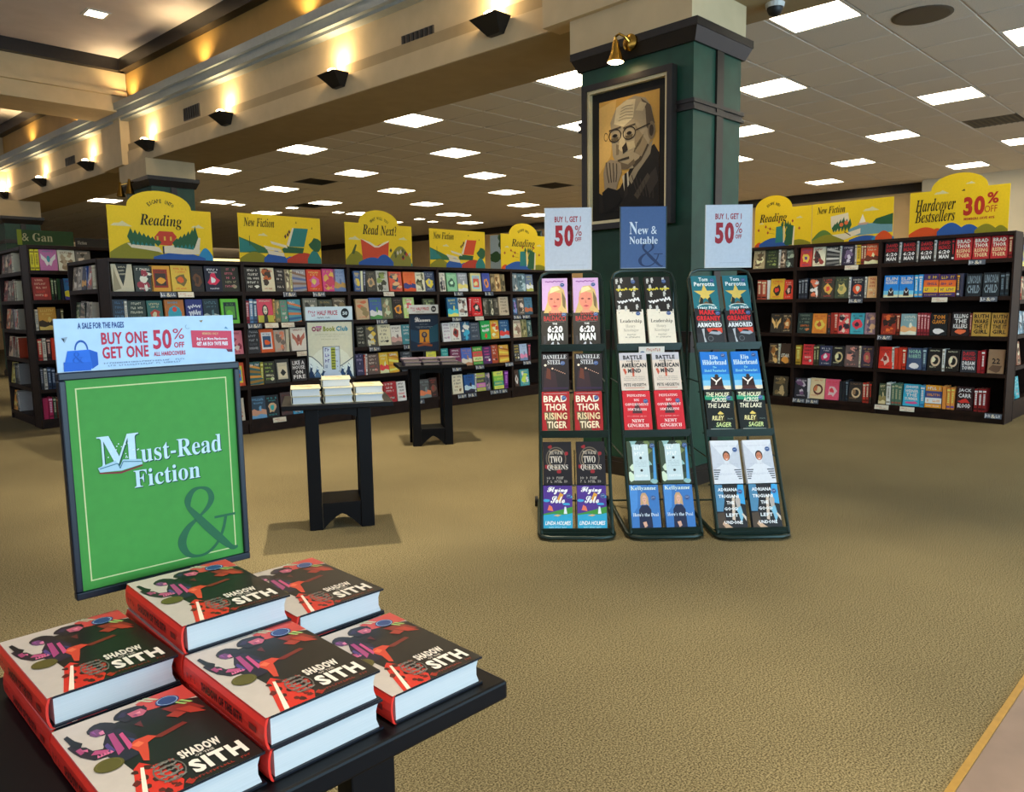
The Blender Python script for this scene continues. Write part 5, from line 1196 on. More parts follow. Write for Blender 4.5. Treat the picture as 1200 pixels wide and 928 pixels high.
def c_river(A):
    A.R(0, 0, 1, 1, '3c4a38', 0); r = random.Random(9)
    for q in range(12): A.blob(r.random(), r.random(), .14, .10, ('6a7a4a', '2a3428', '8ab0b0', 'c8d8c0')[q % 4], 1 + q % 2, 8, .4, r)
    A.P([(.85, .1), (.92, .9), (.98, .9), (.96, .1)], '4a90c8', 3); A.R(.18, .08, .74, .92, 'bfd0d4', 4); A.pl(.26, .80, .66, .88, 'e4f0f0', 5, r); A.pl(.26, .66, .66, .74, 'e4f0f0', 5, r)
    for v in (.60, .31, .94): A.E(.46, v, .05, .03, '1f2a2a', 5, 10)
    for v in (.52, .48, .44, .40): A.pl(.26, v, .66, v + .018, '8aa0a8', 5, r)
    A.pl(.24, .16, .68, .21, 'e4f0f0', 5, r)
def c_kelly(A):
    A.R(0, 0, 1, 1, '3a72b4', 0); A.P([(0, .3), (0, 1), (.3, 1), (.24, .5)], '4a86c8', 1); A.P([(.26, 0), (.28, .44), (.38, .54), (.60, .54), (.70, .44), (.72, 0)], '1c2440', 2)
    A.P([(.34, .54), (.36, .74), (.42, .82), (.54, .82), (.62, .72), (.64, .52), (.56, .56), (.44, .56)], 'c09a72', 3); A.E(.49, .68, .075, .085, 'd8a890', 4); A.R(.45, .55, .53, .60, 'd0a088', 4); A.E(.46, .69, .014, .008, '4a3030', 5, 6); A.E(.52, .69, .014, .008, '4a3030', 5, 6); A.R(.465, .635, .515, .645, 'a84a4a', 5)
    A.P([(.38, .16), (.50, .18), (.54, .08), (.44, .04)], 'd0a088', 4); A.T('Kellyanne', .04, .86, .92, .97, 'd8e6d8', 5, 'serif'); A.T("Here's the Deal", .06, .29, .94, .37, 'd0dce8', 6, 'serif', 1)
def c_tracy(A):
    A.R(0, 0, 1, 1, '1f6c76', 0); star(A, .48, .48, .44, .17, 'd8b85a', 2); A.P([(.22, .16), (.30, .40), (.40, .34), (.36, .16)], '22261f', 3); A.P([(.60, .16), (.58, .34), (.68, .40), (.76, .16)], '22261f', 3); A.P([(.3, .17), (.5, .27), (.7, .17)], '6a4a2a', 4)
    A.T('Tom', .30, .84, .66, .95, 'e0eae4', 5, 'bold'); A.T('Perrotta', .10, .70, .90, .82, 'e0eae4', 5, 'bold'); A.T('Tracy Flick', .12, .03, .90, .13, 'e0eae4', 5, 'bold'); A.ring(.5, .14, .34, .06, .3, 'c8dcd4', 4, 12, .1, 3)
def c_armor(A):
    A.R(0, 0, 1, 1, '202226', 0); A.R(0, .0, 1, .30, '2c2f33', 1); A.T('MARK', .18, .82, .78, .96, 'd0262c', 3, 'heavy'); A.T('GREANEY', .05, .65, .95, .79, 'd0262c', 3, 'heavy'); A.R(.1, .62, .92, .63, '9a9a9a', 3); A.T('ARMORED', .05, .47, .96, .60, 'd8dcdc', 3, 'heavy')
    A.P([(.38, .44), (.96, .46), (.96, .32), (.7, .30), (.44, .34)], 'c8402e', 1); A.P([(.44, .30), (.60, .38), (.86, .36), (.94, .30), (.8, .26)], '9aa2ac', 2); A.P([(.52, .36), (.62, .40), (.76, .39), (.8, .34)], '1a1c20', 3); A.P([(.2, .42), (.3, .44), (.28, .22), (.34, .06), (.26, .06), (.24, .24)], 'b0b4b8', 2); A.ring(.5, .16, .1, .07, .2, '6a6e72', 2)
def c_elin(A):
    A.R(0, 0, 1, 1, '1a6cc0', 0); A.R(0, .0, 1, .40, '3a96d0', 1); A.R(0, .0, 1, .24, '7ab8dc', 2); A.R(0, 0, 1, .10, 'd8ccb4', 3); A.P([(.26, .06), (.30, .32), (.70, .32), (.74, .06)], '2e1c18', 4); A.L([(.32, .31), (.5, .20), (.68, .31)], .035, 'e8dcd0', 5); A.L([(.5, .2), (.46, .12)], .03, 'e8dcd0', 5); A.E(.52, .35, .07, .05, '3a2a20', 4); A.P([(.22, .0), (.3, .09), (.7, .09), (.8, 0)], '4a2a26', 5)
    A.T('Elin', .34, .80, .64, .91, 'cfe4f0', 5, 'serif'); A.T('Hilderbrand', .06, .65, .94, .78, 'cfe4f0', 5, 'serif'); A.T('The', .42, .56, .56, .61, '8ad0d8', 5, 'serif', 1); A.T('Hotel Nantucket', .1, .46, .9, .53, '8ad0d8', 5, 'serif', 1)
def c_lake(A):
    A.R(0, 0, 1, 1, '101614', 0); A.P([(0, .86), (.8, .86), (1, .84), (1, .74), (0, .76)], '1c8a66', 1); A.R(.2, 0, .8, .12, '17302a', 1); A.R(.46, .2, .64, .42, '3a3418', 1)
    for s_, u0, u1, v, c in (('THE HOUSE', .06, .90, .83, 'ece4c0'), ('ACROSS', .22, .78, .70, 'e8e4d0'), ('THE LAKE', .08, .88, .56, 'e4dcc0'), ('RILEY', .18, .62, .26, 'e8dc9a'), ('SAGER', .30, .84, .10, 'c8d890')): A.T(s_, u0, v, u1, v + .11, c, 3, 'slant')
    A.P([(.40, .42), (.5, .48), (.62, .42), (.58, .40), (.44, .40)], 'd8c060', 2); A.pl(.74, .28, .94, .31, '7a8a80', 3, random.Random(1)); A.R(.1, .04, .92, .055, 'b8c0b8', 3)
def c_white(A):
    A.R(0, 0, 1, 1, 'd2d4da', 0); A.P([(0, .95), (.34, .66), (.44, .48), (.0, .30)], 'bfc2cc', 1); A.P([(1, .95), (.68, .66), (.58, .48), (1, .30)], 'bcc0ca', 1); A.E(.52, .64, .13, .115, '3a2a20', 2); A.E(.52, .62, .10, .095, 'c07858', 3); A.E(.48, .64, .016, .01, '3a2018', 4, 6); A.E(.56, .64, .016, .01, '3a2018', 4, 6); A.P([(.47, .57), (.57, .57), (.52, .545)], 'f0e0d8', 4)
    r = random.Random(2)
    for q in range(5): A.R(.02, .30 - q * .05, .26 - q * .03, .325 - q * .05, '4a4e58', 2); A.R(.74 + q * .03, .30 - q * .05, .98, .325 - q * .05, '4a4e58', 2)
    for v in (.44, .86): A.pl(.12, v, .88, v + .02, 'a8acba', 2, r)
    A.pl(.1, .20, .9, .24, 'b8bcc8', 2, r)
def c_adri(A):
    A.R(0, 0, 1, 1, '1d1a1a', 0); A.P([(0, .4), (0, 1), (.26, 1), (.30, .66), (.22, .4)], '4a7ea0', 1); A.P([(.70, .6), (.80, 1), (1, 1), (1, .55)], '3a9ad0', 1); A.P([(0, 0), (0, .36), (.24, .38), (.34, 0)], '4a3a2a', 1); A.P([(.50, .22), (.56, .70), (.66, .78), (.60, .2)], 'ccb8a4', 2); A.P([(.70, .48), (.66, .66), (.76, .76), (.84, .66), (.82, .50)], 'b0a49c', 2); A.P([(.66, .46), (.84, .52), (.9, .30), (.80, .14), (.74, .34)], '7ab0c8', 2); A.P([(.14, .12), (.2, .18), (.5, .04), (.3, .0)], 'c8a484', 3); A.P([(.84, .34), (.98, .18), (.98, .28), (.88, .36)], 'd0c0b0', 3)
    for s_, u0, u1, v in (('ADRIANA', .10, .78, .85), ('TRIGIANI', .10, .80, .70), ('THE', .36, .62, .555), ('GOOD', .26, .74, .42), ('LEFT', .30, .72, .28), ('UNDONE', .22, .84, .12)): A.T(s_, u0, v, u1, v + .075, 'ecece8', 4, 'bold', 1)
COV = {0: [(c_lady, 'lilac book with a pink-faced blond woman', '7a4a84'), (c_620, 'black red-and-white lettered thriller', '121214'), (c_steel, 'dark night-street novel', '14101a'), (c_thor, 'red thriller with big cream lettering', '8a1418'), (c_queens, 'black fantasy novel with silver ring', '16141a'), (c_solo, 'purple and turquoise Flying Solo novel', '3a2a74')],
       1: [(c_black, 'black book with yellow and white script', '121214'), (c_lead, 'cream Leadership book', 'cdc4b2'), (c_battle, 'beige book with black lettering', 'b8aca0'), (c_newt, 'bright red book with a dark dome', 'b01e2a'), (c_river, 'green book with pale blue panel', '3c4a38'), (c_kelly, 'blue book with a blond woman in navy', '2a5a94')],
       2: [(c_tracy, 'teal book with a gold star', '7a5a34'), (c_armor, 'black Armored thriller with red lettering', '1a1c20'), (c_elin, 'bright blue beach book with a dark chair', '2a78b8'), (c_lake, 'black book with handwritten lettering', '101614'), (c_white, 'white book with a small face', 'c8cad0'), (c_adri, 'dark book with a pale dress', '1d2a34')]}
STICK = {'c_lady': (.80, .80), 'c_620': (.86, .88), 'c_steel': (.78, .74), 'c_thor': (.80, .84), 'c_solo': (.88, .76), 'c_black': (.76, .86), 'c_lead': (.80, .88), 'c_newt': (.82, .74), 'c_river': (.90, .88), 'c_kelly': (.80, .70), 'c_tracy': (.82, .86), 'c_armor': (.86, .86), 'c_elin': (.84, .90), 'c_lake': (.86, .80), 'c_white': (.84, .78), 'c_adri': (.86, .84)}
LEAN = math.atan(.5)
TIER = [1.205, 1.012, .762, .54, .272, .048]
def rack_book(rack, tier, side, t_mat, org, rz):
    fn, desc, edge = COV[rack][tier]
    lab = '%s, %s copy, %s tier of %s rack' % (desc, ['left', 'right'][side], ['top', 'second', 'third', 'fourth', 'fifth', 'bottom'][tier], ['left', 'middle', 'right'][rack])
    w_, h_, th = (.155 if tier == 0 else .160), (.232 if tier in (0, 1, 2) else .245), .036 + .008 * ((tier + rack) % 2)
    z = TIER[tier]; y = .5 * z + .002; x = (-.100, .086)[side] + RNG.uniform(-.003, .003)
    c, s = math.cos(rz), math.sin(rz)
    t = thing('hardcover_book', lab, 'book', (org[0] + x * c - y * s, org[1] + x * s + y * c, z), (-LEAN, RNG.uniform(-.012, .012), rz), 'books on the wire racks')
    e = lin(edge); b = B().col(e); n = 5
    b.box(-w_ / 2 + .006, w_ / 2, 0, .003, 0, h_).box(-w_ / 2 + .006, w_ / 2, th - .003, th, 0, h_)
    pr = [(-w_ / 2 + .006 - .006 * math.sin(PI * k / n), th / 2 - th / 2 * math.cos(PI * k / n)) for k in range(n + 1)]
    for p, q in zip(pr, pr[1:]): b.hexa([(p[0], p[1], 0), (q[0], q[1], 0), (q[0] + .003, q[1], 0), (p[0] + .003, p[1], 0)], [(p[0], p[1], h_), (q[0], q[1], h_), (q[0] + .003, q[1], h_), (p[0] + .003, p[1], h_)])
    b.build('jacket', M_PR, t)
    B().box(-w_ / 2 + .008, w_ / 2 - .004, .003, th - .003, .004, h_ - .004).build('page_block', M_PAGE, t)
    b = B(); A = Art(b, -w_ / 2 + .002, 0, w_ - .002, h_, -.0003, .0002); A.g = 1.15; fn(A); b.build('printed_front', M_PR, t)
    if fn.__name__ in STICK:
        u, v = STICK[fn.__name__]; b = B(); A = Art(b, -w_ / 2, 0, w_, h_, -.0022, .0002); A.E(u, v, .085, .055, '2a4a86', 0, 16); A.ring(u, v, .074, .047, .1, '8aa4cc', 1, 16); A.pl(u - .045, v - .012, u + .045, v + .016, 'c8d4e8', 1, random.Random(4)); b.build('round_sticker', M_PM, t)
def rack_card50(A):
    A.R(0, 0, 1, 1, 'd0d4dc', 0); A.T('BUY 1, GET 1', .20, .76, .78, .87, 'a82a34', 2, 'bold'); A.T('50', .20, .38, .62, .73, 'a82a34', 2, 'heavy', 3); A.T('%', .65, .55, .80, .72, 'a82a34', 2, 'sans', 3); A.T('OFF', .65, .46, .79, .53, 'a82a34', 2, 'bold'); A.R(.3, .07, .88, .075, 'b0b4bc', 1)
def rack_cardnew(A):
    A.R(0, 0, 1, 1, '4a638e', 0); A.R(0, 0, 1, .012, 'c8ccd4', 1); A.amp(.40, .03, .94, .43, '2a3a5c', 1); A.T('N', .19, .56, .37, .76, 'dfe6ee', 3, 'serif', 3); A.T('ew &', .38, .56, .80, .69, 'dfe6ee', 3, 'serif', 3); A.T('Notable', .19, .40, .82, .52, 'dfe6ee', 3, 'serif', 3)
RACKS = [((3.043, 2.584), math.radians(-47.0), -.012, rack_card50), ((3.377, 2.240), math.radians(-43.5), .005, rack_cardnew), ((3.687, 1.900), math.radians(-43.4), .055, rack_card50)]
for ri, (org, rz, sx_, card) in enumerate(RACKS):
    t = thing('book_rack', ['dark green wire book rack on wheels, left of three', 'dark green wire book rack on wheels, middle of three', 'dark green wire book rack on wheels, right of three'][ri], 'rack', (org[0], org[1], 0), rz, 'wire book racks')
    HW, ZT = .190, 1.45; r_ = .0095
    pts = [(-HW, .012, .03)] + [(-HW, .012 + .5 * z, z) for z in (.3, .8, 1.2, ZT - .06)] + [(-HW + .018, .5 * (ZT - .018), ZT - .018), (-HW + .06, .5 * ZT, ZT), (HW - .06, .5 * ZT, ZT), (HW - .018, .5 * (ZT - .018), ZT - .018)] + [(HW, .012 + .5 * z, z) for z in (ZT - .06, 1.2, .8, .3)] + [(HW, .012, .03)]
    B().tube(pts, r_, 8).build('front_frame', M_RACK, t, smooth=True)
    pts = [(-HW - .012, .70, .035), (-HW - .012, .05, .020), (-HW + .005, .005, .018), (-HW + .05, -.02, .018), (HW - .05, -.02, .018), (HW - .005, .005, .018), (HW + .012, .05, .020), (HW + .012, .70, .035)]
    B().tube(pts, .012, 8).build('base_frame', M_RACK, t, smooth=True)
    for s_ in (-1, 1): B().tube([(s_ * (HW + .006), .70, .035), (s_ * (HW + .004), .715, .7), (s_ * (HW - .004), .5 * (ZT - .05) + .012, ZT - .05)], .008, 6).build('rear_leg', M_RACK, t, smooth=True)
    for s_ in (-1, 1): B().tube([(s_ * (HW + .022), .70, .032), (s_ * (HW + .040), .70, .032)], .032, 14).build('wheel', M_RUB, t, smooth=True)
    B().tube([(-HW - .021, .70, .034), (HW + .021, .70, .034)], .006, 6).build('axle', M_RACK, t)
    for z in (.40, .80): B().tube([(-HW, .5 * z + .02, z), (-HW - .002, .71, z)], .004, 6).tube([(HW, .5 * z + .02, z), (HW + .002, .71, z)], .004, 6).build('brace', M_RACK, t)
    for k, z in enumerate(TIER):
        y = .5 * z
        b = B()
        if k % 2: b.box(-HW, HW, y - .006, y + .006, z - .030, z - .006).box(-HW, HW, y - .010, y - .002, z - .012, z + .012)
        for q in range(3): b.tube([(-HW, y + .012 + q * .03, z - .008 - q * .006), (HW, y + .012 + q * .03, z - .008 - q * .006)], .0035, 5)
        for q in range(5): x_ = -HW + .03 + q * (2 * HW - .06) / 4; b.tube([(x_, y - .002, z - .006), (x_, y + .078, z - .024), (x_, y + .078 + .09, z + .16)], .003, 5)
        b.build('shelf', M_RACK, t)
    B().box(-HW + .01, HW - .01, .002, .04, .018, .04).build('kick_bar', M_RACK, t)
    for tier in range(6):
        for side in (0, 1): rack_book(ri, tier, side, None, org, rz)
    c, s = math.cos(rz), math.sin(rz); y_ = .5 * ZT; W_, H_ = .278, .372
    tt = thing('rack_sign', ['white Buy 1 Get 1 sale card on top of the left rack', 'blue New and Notable card on top of the middle rack', 'white Buy 1 Get 1 sale card on top of the right rack'][ri], 'sign', (org[0] + sx_ * c - y_ * s, org[1] + sx_ * s + y_ * c, ZT + .0098), rz)
    b = B().col('c8ccd4' if ri != 1 else '3a4f74').box(-W_ / 2, W_ / 2, -.003, .003, 0, H_); b.build('card', M_PM, tt)
    b = B(); A = Art(b, -W_ / 2 + .003, .004, W_ - .006, H_ - .008, -.0032, .0003); card(A); b.build('printed_lettering', M_PM, tt)
    b = B()
    for z0_, z1_, x0_, x1_ in ((0, .006, -W_ / 2, W_ / 2), (0, H_, -W_ / 2 - .003, -W_ / 2 + .002), (0, H_, W_ / 2 - .002, W_ / 2 + .003)): b.box(x0_, x1_, -.005, .005, z0_, z1_)
    b.build('clear_holder', M_WHITE if ri != 1 else M_RACK, tt)
    if ri == 1:
        z = TIER[1]; tt = thing('rack_tag', 'white price tag with red lettering hooked below the cream books', 'tag', (org[0] + .012 * c - (.5 * z - .018) * s, org[1] + .012 * s + (.5 * z - .018) * c, z - .050), rz)
        b = B().col('ddd6ca').box(-.075, .075, -.001, .001, 0, .042); b.build('card', M_PM, tt)
        b = B(); A = Art(b, -.075, 0, .15, .042, -.0012, .0002); A.pl(.3, .35, .85, .75, 'c06a4a', 1, random.Random(1)); A.E(.14, .2, .09, .2, '6a7a94', 1); b.build('printed_lettering', M_PM, tt)

# ================================================================ yellow header signs on top of the bookcases
YL, BL, OR, OL, TE, DG, CR, RD, LB_ = 'ecc61c', '2a58a0', 'd8501e', '8a8420', '2a7a74', '2a5a38', 'e0d2b4', 'c0402a', '2f8ab8'
def hills(A, L):
    for u0, u1, h_, c in L: A.P([(u0, 0), (u0, h_ * .35)] + [(u0 + (u1 - u0) * k / 10, max(.001, h_ * (.35 + .65 * math.sin(PI * k / 10)))) for k in range(1, 10)] + [(u1, h_ * .35), (u1, 0)], c, 2 + L.index((u0, u1, h_, c)) * .3)
def cloud(A, u, v, s, c='d8cc9a'): A.P([(u - s, v), (u - s * .7, v + s * .5), (u - s * .2, v + s * .6), (u + s * .1, v + s * 1.0), (u + s * .5, v + s * .5), (u + s, v)], c, 1)
def leaf(A, u, v, h_, w_, c, l=4, tilt=0): A.P([(u, v), (u - w_ + tilt * .4, v + h_ * .5), (u + tilt, v + h_), (u + w_ + tilt * .4, v + h_ * .5)], c, l)
def art_reading(A):
    A.TA('ESCAPE INTO', .5, .78, .19, .36, 2.3, .85, .075, '3a3414', 3, 'bold'); A.T('Reading', .29, .60, .70, .88, '17140c', 5, 'ital', 3)
    cloud(A, .12, .62, .10); cloud(A, .86, .66, .07); hills(A, [(0, .48, .34, OL), (.85, 1, .26, LB_), (.40, .92, .16, BL)])
    A.P([(.16, .30), (.30, .32), (.46, .24), (.49, .14), (.44, .16), (.30, .20), (.2, .22)], CR, 4); A.P([(.50, .14), (.51, .27), (.64, .30), (.78, .24), (.87, .22), (.86, .13), (.7, .12)], CR, 4); A.P([(.80, .24), (.82, .48), (.88, .46), (.86, .2)], CR, 3)
    A.P([(.43, .30), (.42, .44), (.47, .56), (.60, .56), (.64, .46), (.58, .28)], RD, 3)
    for u in (.44, .51, .57): A.R(u, .38, u + .018, .46, 'd8b040', 5)
    for k, u in enumerate((.20, .24, .28, .32, .36, .40, .45)): leaf(A, u, .26, .34 - k * .03, .035, DG, 5)
    for k, u in enumerate((.62, .66, .70, .74, .78, .81)): leaf(A, u, .24, .20 + k * .05, .038, DG, 5, .02)
    A.P([(.20, .28), (.42, .26), (.42, .34), (.22, .36)], TE, 4.5); A.P([(.60, .26), (.80, .22), (.82, .34), (.64, .36)], TE, 4.5); A.L([(.5, .27), (.5, .12)], .03, '2a2a44', 6)
def art_newfic(A, cov=TE):
    A.T('New Fiction', .06, .74, .42, .92, '17140c', 5, 'ital', 3); cloud(A, .28, .56, .06)
    A.P([(0, .52), (.15, .42), (.32, .30), (.34, .2), (0, .2)], '3a6a40', 1); A.P([(0, .5), (.1, .42), (.2, .25), (0, .2)], TE, 1.5); hills(A, [(0, .34, .22, OL), (.28, .56, .26, BL), (.5, .74, .15, BL), (.56, 1.0, .24, RD), (.82, 1, .30, TE)])
    A.P([(.58, .36), (.66, .76), (.84, .76), (.78, .36)], cov, 4); A.P([(.56, .40), (.64, .76), (.66, .76), (.59, .36)], CR, 4); A.P([(.36, .46), (.56, .38), (.57, .32), (.38, .40)], CR, 4); A.P([(.28, .36), (.48, .30), (.50, .24), (.31, .28)], CR, 4); A.P([(.32, .27), (.52, .22), (.53, .14), (.34, .18)], CR, 4)
    A.P([(.50, .30), (.56, .36), (.78, .34), (.76, .22), (.52, .22)], DG, 3.8); A.blob(.94, .42, .09, .14, DG, 3, 10, .2, random.Random(1))
    for u, v in ((.55, .52), (.58, .56), (.60, .62)): leaf(A, u, v, .1, .015, '5a3a2a', 5)
    A.L([(.12, .34), (.12, .55)], .012, '2a3a20', 4)
    for u, v in ((.68, .86), (.88, .76)): A.P([(u, v), (u + .012, v + .05), (u + .02, v)], '6a6414', 3)
def art_next(A):
    A.TA('WHAT WILL YOU', .5, .74, .20, .40, 2.3, .85, .07, '4a4414', 3, 'bold'); A.T('Read Next?', .25, .74, .76, .98, '17140c', 5, 'ital', 3); cloud(A, .13, .60, .09); cloud(A, .86, .66, .07)
    A.P([(.22, .62), (.24, .14), (.62, .14), (.64, .60), (.50, .52), (.44, .47), (.38, .52)], 'd04a2a', 3); A.P([(.21, .64), (.36, .56), (.43, .48), (.48, .48), (.55, .56), (.64, .62), (.63, .58), (.48, .44), (.42, .44), (.36, .50)], CR, 4)
    hills(A, [(0, .28, .34, OL), (.66, 1, .22, TE), (.64, .98, .50, '8a8434'), (.18, .60, .20, BL), (.42, .70, .28, BL)])
    A.P([(.08, .28), (.14, .50), (.16, .48), (.12, .26)], '4a5a2a', 4)
    r = random.Random(3)
    for k in range(12): u = .66 + r.random() * .3; leaf(A, u, .14 + r.random() * .22, .12, .02, ('5a5a34', 'c8bca0', RD, '3a3a30')[k % 4], 5)
def art_reading2(A, cu=.33):
    s = .9
    A.TA('ESCAPE INTO', cu, .74, .19, .40, 2.2, .9, .07, '3a3414', 3, 'bold'); A.T('Reading', cu - .25, .60, cu + .25, .88, '17140c', 5, 'ital', 3); cloud(A, .80, .70, .06); cloud(A, .12, .62, .05)
    hills(A, [(.58, 1.0, .16, OL), (0, .16, .14, OR), (.08, .62, .24, BL)])
    A.P([(.38, .10), (.39, .52), (.51, .54), (.52, .12)], TE, 4); A.P([(.52, .1), (.53, .52), (.545, .52), (.54, .1)], CR, 4); A.P([(.54, .06), (.60, .56), (.70, .52), (.68, .04), (.58, .02)], DG, 4); A.P([(.68, .02), (.70, .50), (.72, .5), (.71, .0)], CR, 5)
    for u, v, h_ in ((.50, .46, .2), (.56, .44, .22), (.60, .42, .24), (.64, .40, .22), (.58, .2, .3)): leaf(A, u, v, h_, .025, DG, 5)
    for u, v in ((.20, .54), (.24, .38), (.44, .64), (.68, .64), (.28, .48), (.07, .46), (.8, .44)): A.P([(u - .02, v), (u, v + .05), (u + .02, v), (u, v - .04)], 'a8482a', 5)
    A.L([(.24, .38), (.36, .34)], .008, '8a6a20', 4); A.L([(.22, .52), (.36, .44)], .008, '8a6a20', 4)
def art_boat(A):
    A.T('New Fiction', .06, .74, .42, .92, '17140c', 5, 'ital', 3); cloud(A, .74, .72, .10)
    A.P([(.46, .30), (.62, .42), (1, .42), (1, .18), (.5, .14)], '6a98a4', 1); hills(A, [(0, .30, .34, '5a7a34'), (0, .42, .22, OL), (.48, .88, .14, BL), (.76, 1.02, .16, LB_), (.80, 1.0, .22, OR)])
    A.P([(.76, .42), (.80, .52), (.92, .58), (1, .62), (1, .36), (.86, .38)], DG, 2.5); A.P([(.60, .44), (.64, .66), (.68, .46)], 'e8e0d0', 4); A.P([(.58, .44), (.72, .45), (.69, .40), (.60, .40)], 'c8a090', 4)
    A.P([(.25, .36), (.24, .66), (.46, .72), (.48, .44), (.30, .28)], CR, 2.6); A.P([(.26, .20), (.44, .22), (.62, .32), (.62, .20), (.42, .06)], CR, 5)
    for k, u in enumerate((.28, .31, .35, .39, .43, .47)): leaf(A, u, .26, .22 + .05 * k if k < 4 else .32, .03, DG, 6, .02)
    for u, v in ((.38, .44), (.44, .48)): A.E(u, v, .025, .05, 'd86a3a', 7)
    A.L([(.42, .26), (.5, .16)], .02, '4a2a20', 7)
def art_hard(A):
    A.T('Hardcover', .06, .56, .48, .84, '17140c', 5, 'ital', 3); A.T('Bestsellers', .06, .32, .48, .58, '17140c', 5, 'ital', 3)
    A.T('30', .56, .40, .77, .80, 'b8301e', 4, 'heavy', 4); A.T('%', .79, .62, .90, .86, 'b8301e', 4, 'bold', 3); A.T('OFF', .77, .44, .89, .58, 'b8301e', 4, 'sans', 3); A.T('MEMBERS SAVE 40%', .57, .30, .87, .36, 'b8482e', 4, 'bold', 1); A.P([(.53, .94), (.56, .98), (.57, .94)], '3a2a14', 4)
    cloud(A, .33, .92, .08); cloud(A, .62, 1.08, .05); hills(A, [(0, .34, .22, OR), (.22, .38, .18, OR), (.30, .58, .28, BL), (.5, .74, .22, BL), (.68, .90, .20, OL), (.86, 1.0, .15, OL)])
def ysign(lab, loc, rz, W_, H_, art, arch=None, ah=.155):
    t = thing('header_sign', lab, 'sign', loc, rz, 'yellow header signs')
    pg = [(0, 0), (W_, 0), (W_, H_)]
    if arch:
        u0, u1 = arch[0] * W_, arch[1] * W_
        if u1 < W_ - .001: pg.append((u1, H_))
        pg += [((u0 + u1) / 2 + (u1 - u0) / 2 * math.cos(a), H_ + ah * math.sin(a)) for a in [PI * k / 18 for k in range(1, 18)]]
        if u0 > .001: pg.append((u0, H_))
    pg.append((0, H_))
    b = B().col(YL).prism_y(pg, 0, .006); b.build('panel', M_PM, t)
    b = B(); A = Art(b, .002, .001, W_ - .004, H_ - .002, -.0004, .0004); A.P([((p[0] - .002) / (W_ - .004), (p[1] - .001) / (H_ - .002)) for p in pg], YL, 0); art(A); b.build('printed_artwork', M_PM, t)
    for x in (W_ * .15, W_ * .85): B().box(x - .02, x + .02, .0062, .05, 0, .003).box(x - .02, x + .02, .0062, .010, 0, .08).build('bracket', M_DARK, t)
LS = 7.36
ysign('round-topped yellow Reading sign with a red house, leftmost on the left run', (2.33, LS, 1.7105), 0, .93, .468, art_reading, (.18, .80))
ysign('yellow New Fiction sign with a teal book, left of the Read Next sign', (3.53, LS, 1.7105), 0, .92, .482, art_newfic)
ysign('round-topped yellow Read Next sign with a big orange book', (4.755, LS, 1.7105), 0, .92, .470, art_next, (.20, .79))
ysign('yellow New Fiction sign with an orange book, right of the Read Next sign', (5.943, LS, 1.7105), 0, .914, .468, lambda A: art_newfic(A, 'd04a24'))
ysign('round-topped yellow Reading sign partly behind the left rack', (7.147, LS, 1.7105), 0, .92, .468, lambda A: art_reading2(A, .46), (.17, .77))
RS = 8.82
ysign('round-topped yellow Reading sign right of the pillar, by the right rack', (RS, 4.63, 1.8855), -PI / 2, .70, .452, art_reading2, (0, .66))
ysign('yellow New Fiction sign with a sailboat on the right run', (RS, 3.92, 1.8855), -PI / 2, .885, .452, art_boat)
ysign('yellow Hardcover Bestsellers thirty percent off sign at the right', (RS, 2.872, 1.8855), -PI / 2, .907, .465, art_hard, (.22, .79))

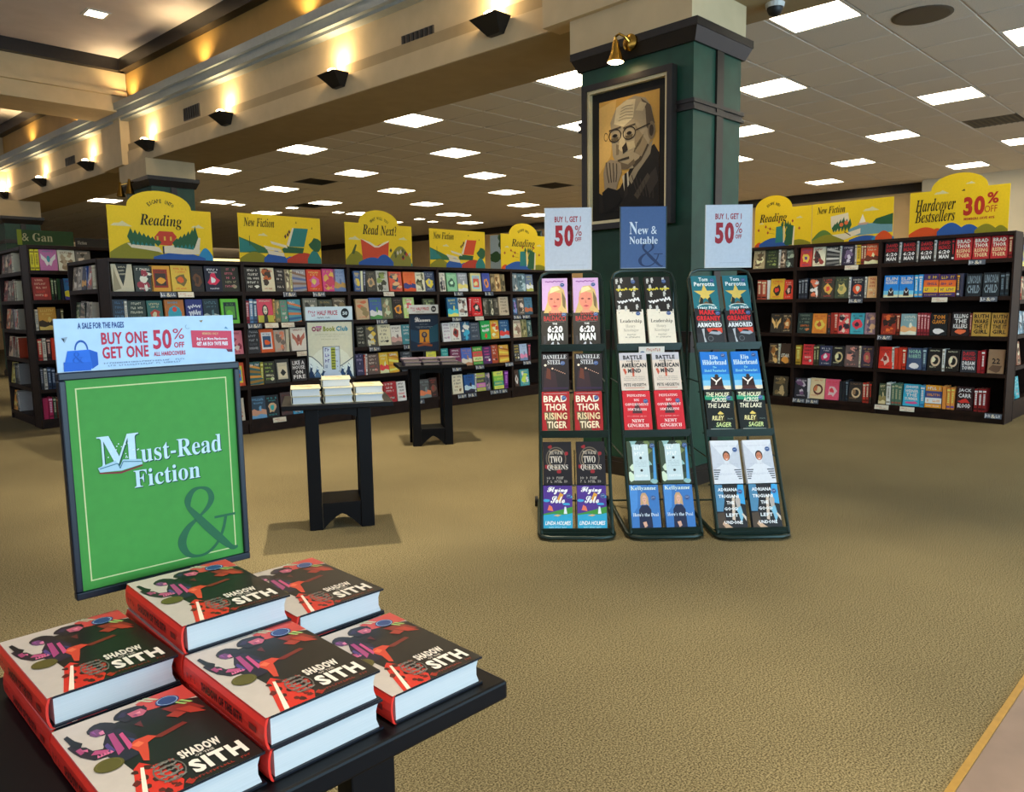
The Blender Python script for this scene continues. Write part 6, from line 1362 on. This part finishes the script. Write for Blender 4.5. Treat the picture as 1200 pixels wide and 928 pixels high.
# ---------------- far left department signs, seen over the bookcases
bookcase('dark tall wall bookcase far behind, under the green department sign', (3.0, 14.0, 0), 0, 1.6, 2.19, .3, [1.8, 1.4, 1.0, .6, .2], 1, 1, 'far wall bookcases')
t = thing('department_sign', 'green department sign ending in Gan, far left over the bookcases', 'sign', (3.1, 13.97, 2.28), 0)
B().col('2c4a22').box(0, .79, 0, .03, 0, .235).build('panel', M_PM, t)
b = B(); A = Art(b, 0, 0, .79, .235, -.001, .0005); A.T('& Gan', .08, .26, .62, .80, 'b8b48a', 2, 'serif', 2); A.P([(0, 0), (.08, 0), (.08, 1), (0, 1)], '8a9a2a', 1); b.build('printed_lettering', M_PM, t)
for x_ in (.1, .7): B().box(x_ - .01, x_ + .01, .005, .025, -.089, 0).build('post', M_DARK, t)
t = thing('department_sign', 'small dark Fiction sign beside the green department sign', 'sign', (3.92, 13.97, 2.262), 0)
B().col('2a2620').box(0, .62, 0, .03, 0, .16).build('panel', M_PM, t)
b = B(); A = Art(b, 0, 0, .62, .16, -.001, .0005); A.T('Fiction', .04, .36, .26, .70, 'b8b0a0', 2, 'serif', 2); b.build('printed_lettering', M_PM, t)
B().box(.0, .62, .002, .028, -.07, -.004).build('valance_light', M_STRIP, t)
"""mural of a tree on the far wall"""
t = thing('wall_mural', 'dark mural of a leafy tree far behind, between two yellow signs', 'picture', (15.9, 15.75, 1.9), -PI / 2 + .05)
B().col('6a5a4a').box(-1.0, 1.0, -.03, 0, 0, 1.35).build('board', M_PM, t)
b = B(); A = Art(b, -1.0, 0, 2.0, 1.35, -.031, .002); A.R(0, 0, 1, 1, '7a8a96', 0); A.R(.5, 0, 1, .4, '6a5a7a', 0.5)
A.P([(.42, 0), (.46, .3), (.36, .5), (.40, .52), (.50, .38), (.58, .55), (.62, .52), (.54, .3), (.54, 0)], '3a2a1c', 1); r = random.Random(2)
for k in range(40): A.blob(r.uniform(.05, .95), r.uniform(.42, .95), .09, .08, ('1c3a1c', '2a4a24', '17301a')[k % 3], 2 + k % 3, 8, .4, r)
b.build('printed_artwork', M_PM, t)

bookcase('tall far wall bookcase with a lit yellow valance, between the left yellow signs', (6.2, 18.0, 0), 0, 4.2, 2.25, .3, [1.8, 1.4, 1.0, .6, .2], 1, 1, 'far wall bookcases')
t = thing('shelf_valance', 'glowing yellow valance light on the far wall bookcase', 'light', (6.2, 17.9, 2.252), 0)
B().box(0, 4.2, 0, .06, .0, .02).build('ledge', M_WOOD, t); B().box(.02, 4.18, .01, .05, .021, .16).build('light_strip', M_STRIP, t); B().box(0, 4.2, 0, .06, .161, .19).build('cap', M_WOOD, t)
